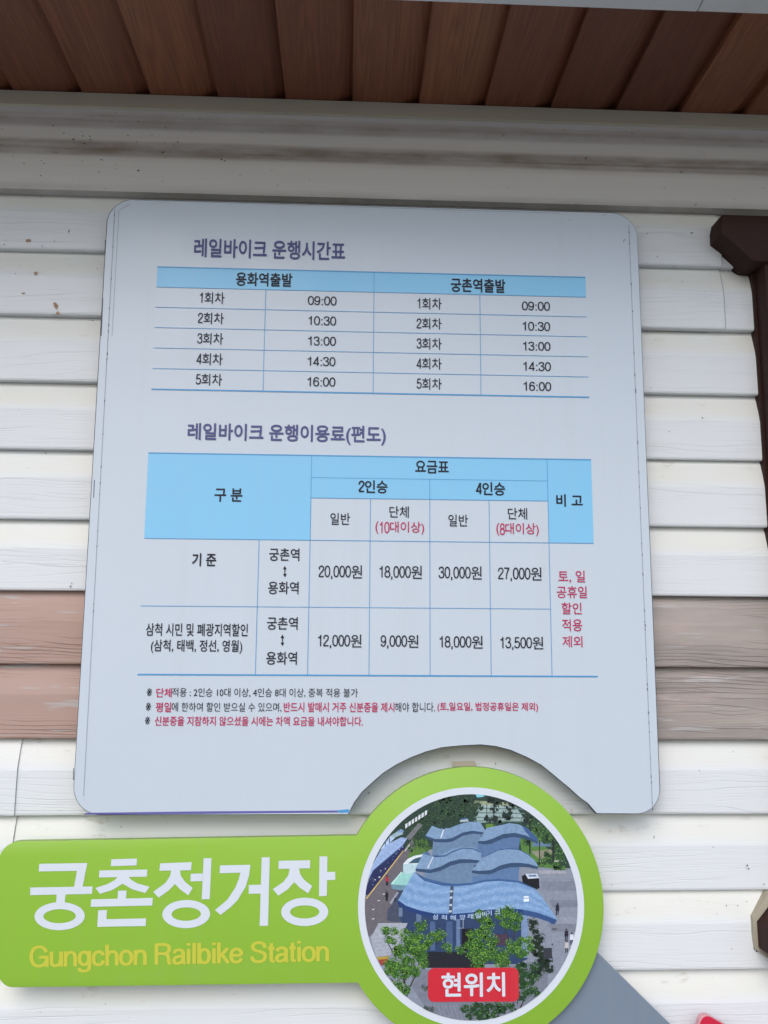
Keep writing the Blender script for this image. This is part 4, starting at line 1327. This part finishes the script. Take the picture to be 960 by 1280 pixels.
foliage(K(Cq, [(515, 670, 28), (540, 850, 45), (580, 850, 30)]), [((60, 72, 70), 0, 0.9), ((110, 118, 60), 0.1, 0.4), ((96, 96, 140), 0.1, 0.3)])
picture = pic.build('photograph', M_PRINT, sign, colattr='print')
picture['label'] = 'round printed photograph of a blue station with wavy tiered roofs'
YC = YPIC-LAY*_lay[0]-0.0003
# name on the pictured eaves
mb = MB()
word = '삼척해양레일바이크'
cxs = [(605, 103), (673, 108), (744, 110), (820, 106), (884, 98), (945, 92), (1000, 80), (1030, 70), (1100, 60)]
for ch, (x, y) in zip(word, cxs):
    q = Cq((x-22, y-20), (x+22, y-20), (x+22, y+20), (x-22, y+20))
    put_text_quad(mb, ch, q, YPIC-LAY*_lay[0]-0.0001, 0.02)
# letters that the pictured trees hide are left out of the print
mb.f = mb.f; mb.build('eaves_lettering', mat('pale blue print', (0.42, 0.56, 0.78), 0.4), picture)
mb = MB()
pl = rounded([at(535, 1210.3, YC), at(648.2, 1209.5, YC), at(648.8, 1252, YC), at(535, 1252.3, YC)], [0.0078]*4, 8)
mb.flat(pl, YC)
cap = mb.build('caption_plate', M_REDPLATE, sign)
mb = MB(); put_text(mb, '현위치', 551.8, 631.4, 1216.4, 1245.4, YC-0.0003, 0.026); mb.build('caption_lettering', M_WHITE, cap)

# station name: drawn stroke by stroke
YN = YG-0.0004
E1 = lambda x, y: at(30+x/4.8, 1060+y/4.8, YN)
E2 = lambda x, y: at(220+x/4.571, 1060+y/4.571, YN)
EP = lambda x, y: at(x, y, YN)
mb = MB()
_sl = [0]
def stroke(e, *pts):
    _sl[0] += 1
    mb.flat([e(*p) for p in pts], YN-0.000004*_sl[0])
def ring(e, cx, cy, rx, ry, ix, iy, tilt=0.0, n=56):
    _sl[0] += 1
    o, f = [], []
    for k in range(n):
        a = 2*math.pi*k/n
        for (u, v) in ((rx, ry), (ix, iy)):
            px_, py_ = u*math.cos(a), v*math.sin(a)
            x, z = e(cx+px_*math.cos(tilt)-py_*math.sin(tilt), cy+px_*math.sin(tilt)+py_*math.cos(tilt))
            o.append((x, YN-0.000004*_sl[0], z))
    for k in range(n):
        j = (k+1) % n
        f.append((2*k, 2*k+1, 2*j+1, 2*j))
    mb.add(o, f)
stroke(E1, (92, 95), (380, 90), (352, 232), (300, 234), (318, 137), (88, 141))
stroke(E1, (38, 237), (412, 231), (408, 275), (37, 283))
stroke(E1, (196, 277), (250, 277), (244, 332), (192, 332))
ring(E1, 214, 409, 151, 84, 97, 42, -0.02)
stroke(E1, (524, 68), (678, 63), (676, 104), (521, 109))
stroke(E1, (452, 135), (740, 129), (738, 172), (450, 177))
stroke(E1, (565, 172), (543, 194), (500, 217), (428, 240), (456, 275), (530, 252), (592, 214), (650, 248), (728, 270), (754, 233), (680, 212), (645, 192), (625, 172))
stroke(E1, (565, 256), (616, 255), (612, 305), (561, 305))
stroke(E1, (404, 308), (773, 299), (770, 345), (400, 353))
stroke(E1, (445, 374), (498, 372), (495, 427), (733, 422), (730, 468), (440, 473))
stroke(EP, (200.2, 1079.2), (239.7, 1077.7), (238.8, 1087.8), (199.2, 1088.4))
stroke(EP, (214.2, 1087.6), (212.5, 1095), (207, 1103.5), (191.5, 1114.8), (198.3, 1122.1), (211.0, 1113), (218.6, 1104.9), (225.5, 1112), (235.3, 1119.1), (241, 1109.9), (231.5, 1102.5), (226.2, 1095), (224.8, 1087.6))
stroke(E2, (85, 147), (153, 145), (151, 189), (82, 191))
stroke(E2, (158, 58), (203, 58), (193, 292), (147, 293))
ring(EP, 232.8, 1142.6, 29.9, 17.6, 18.3, 8.4, -0.02)
stroke(E2, (252, 99), (425, 96), (418, 155), (398, 222), (352, 298), (310, 340), (255, 382), (222, 355), (292, 297), (338, 228), (358, 180), (368, 141), (249, 144))
stroke(E2, (416, 211), (488, 210), (487, 260), (415, 262))
stroke(E2, (490, 53), (536, 53), (526, 444), (478, 445))
stroke(E2, (587, 73), (767, 70), (766, 116), (585, 119))
stroke(E2, (650, 116), (642, 155), (612, 195), (553, 235), (585, 272), (640, 235), (675, 195), (710, 228), (755, 259), (778, 217), (732, 182), (710, 150), (702, 116))
stroke(E2, (820, 48), (865, 48), (862, 273), (817, 276))
stroke(E2, (862, 137), (910, 136), (910, 181), (861, 184))
ring(E2, 735.5, 365, 134.5, 81, 83.5, 37.5, -0.01)
mb.build('station_name', M_WHITE, sign)
mb = MB()
put_pen_quad(mb, 'Gungchon Railbike Station', [(36.7, 1182.0), (411.5, 1174.6), (411.5, 1209.4), (36.7, 1217.2)], YN, 0.138)
mb.build('english_name', M_YEL, sign)

# ------------------------------------------------------------------ grey bar and red sign
YB = YG+0.0102
ang = math.radians(-45)
p0 = Vector(at(748, 1192, YB)); p1 = Vector(at(837.4, 1280, YB))
t = (p1-p0).normalized(); nrm = Vector((-t.y, t.x))
if nrm.y > 0: nrm = -nrm
a = p0 - t*0.06; b = p0 + t*0.62
wid = 0.150
outl = [tuple(a), tuple(b), tuple(b+nrm*wid), tuple(a+nrm*wid)]
mb = MB(); mb.slab(outl, YB, YB+0.008, bevel=0.0004)
ob = mb.build('route_bar', M_GREY)
ob['label'] = 'plain blue grey diagonal bar sloping down from behind the round green sign'
ob['category'] = 'sign'
YR = -0.002
q = [Vector(at(*p, YR)) for p in [(884, 1266.5), (872, 1285)]]
tr = (Vector(at(902, 1278.5, YR))-Vector(at(886, 1269.5, YR))).normalized()
tl_ = (Vector(at(870, 1296, YR))-Vector(at(876, 1272, YR))).normalized()
cnr = Vector(at(877.5, 1265.0, YR))
outl = rounded([tuple(cnr), tuple(cnr+tr*0.26), tuple(cnr+tr*0.26+tl_*0.2), tuple(cnr+tl_*0.2)], [0.010, 0.02, 0.02, 0.02], 10)
rs = thing('red_sign', 'tilted red sign with pale pink edge, only its rounded corner peeping in at the bottom', 'sign', (cnr.x, YR, cnr.y-0.3))
mb = MB(); mb.slab(outl, YR+0.0012, YR+0.010, bevel=0.0004); mb.build('sign_backing', M_PINK, rs)
cen = sum((Vector(p) for p in outl), Vector((0, 0)))/len(outl)
inn = [tuple(Vector(p)+Vector((0.0016, -0.0012))) for p in outl]
mb = MB(); mb.slab(inn, YR, YR+0.0011); mb.build('sign_face', M_REDSIGN, rs)
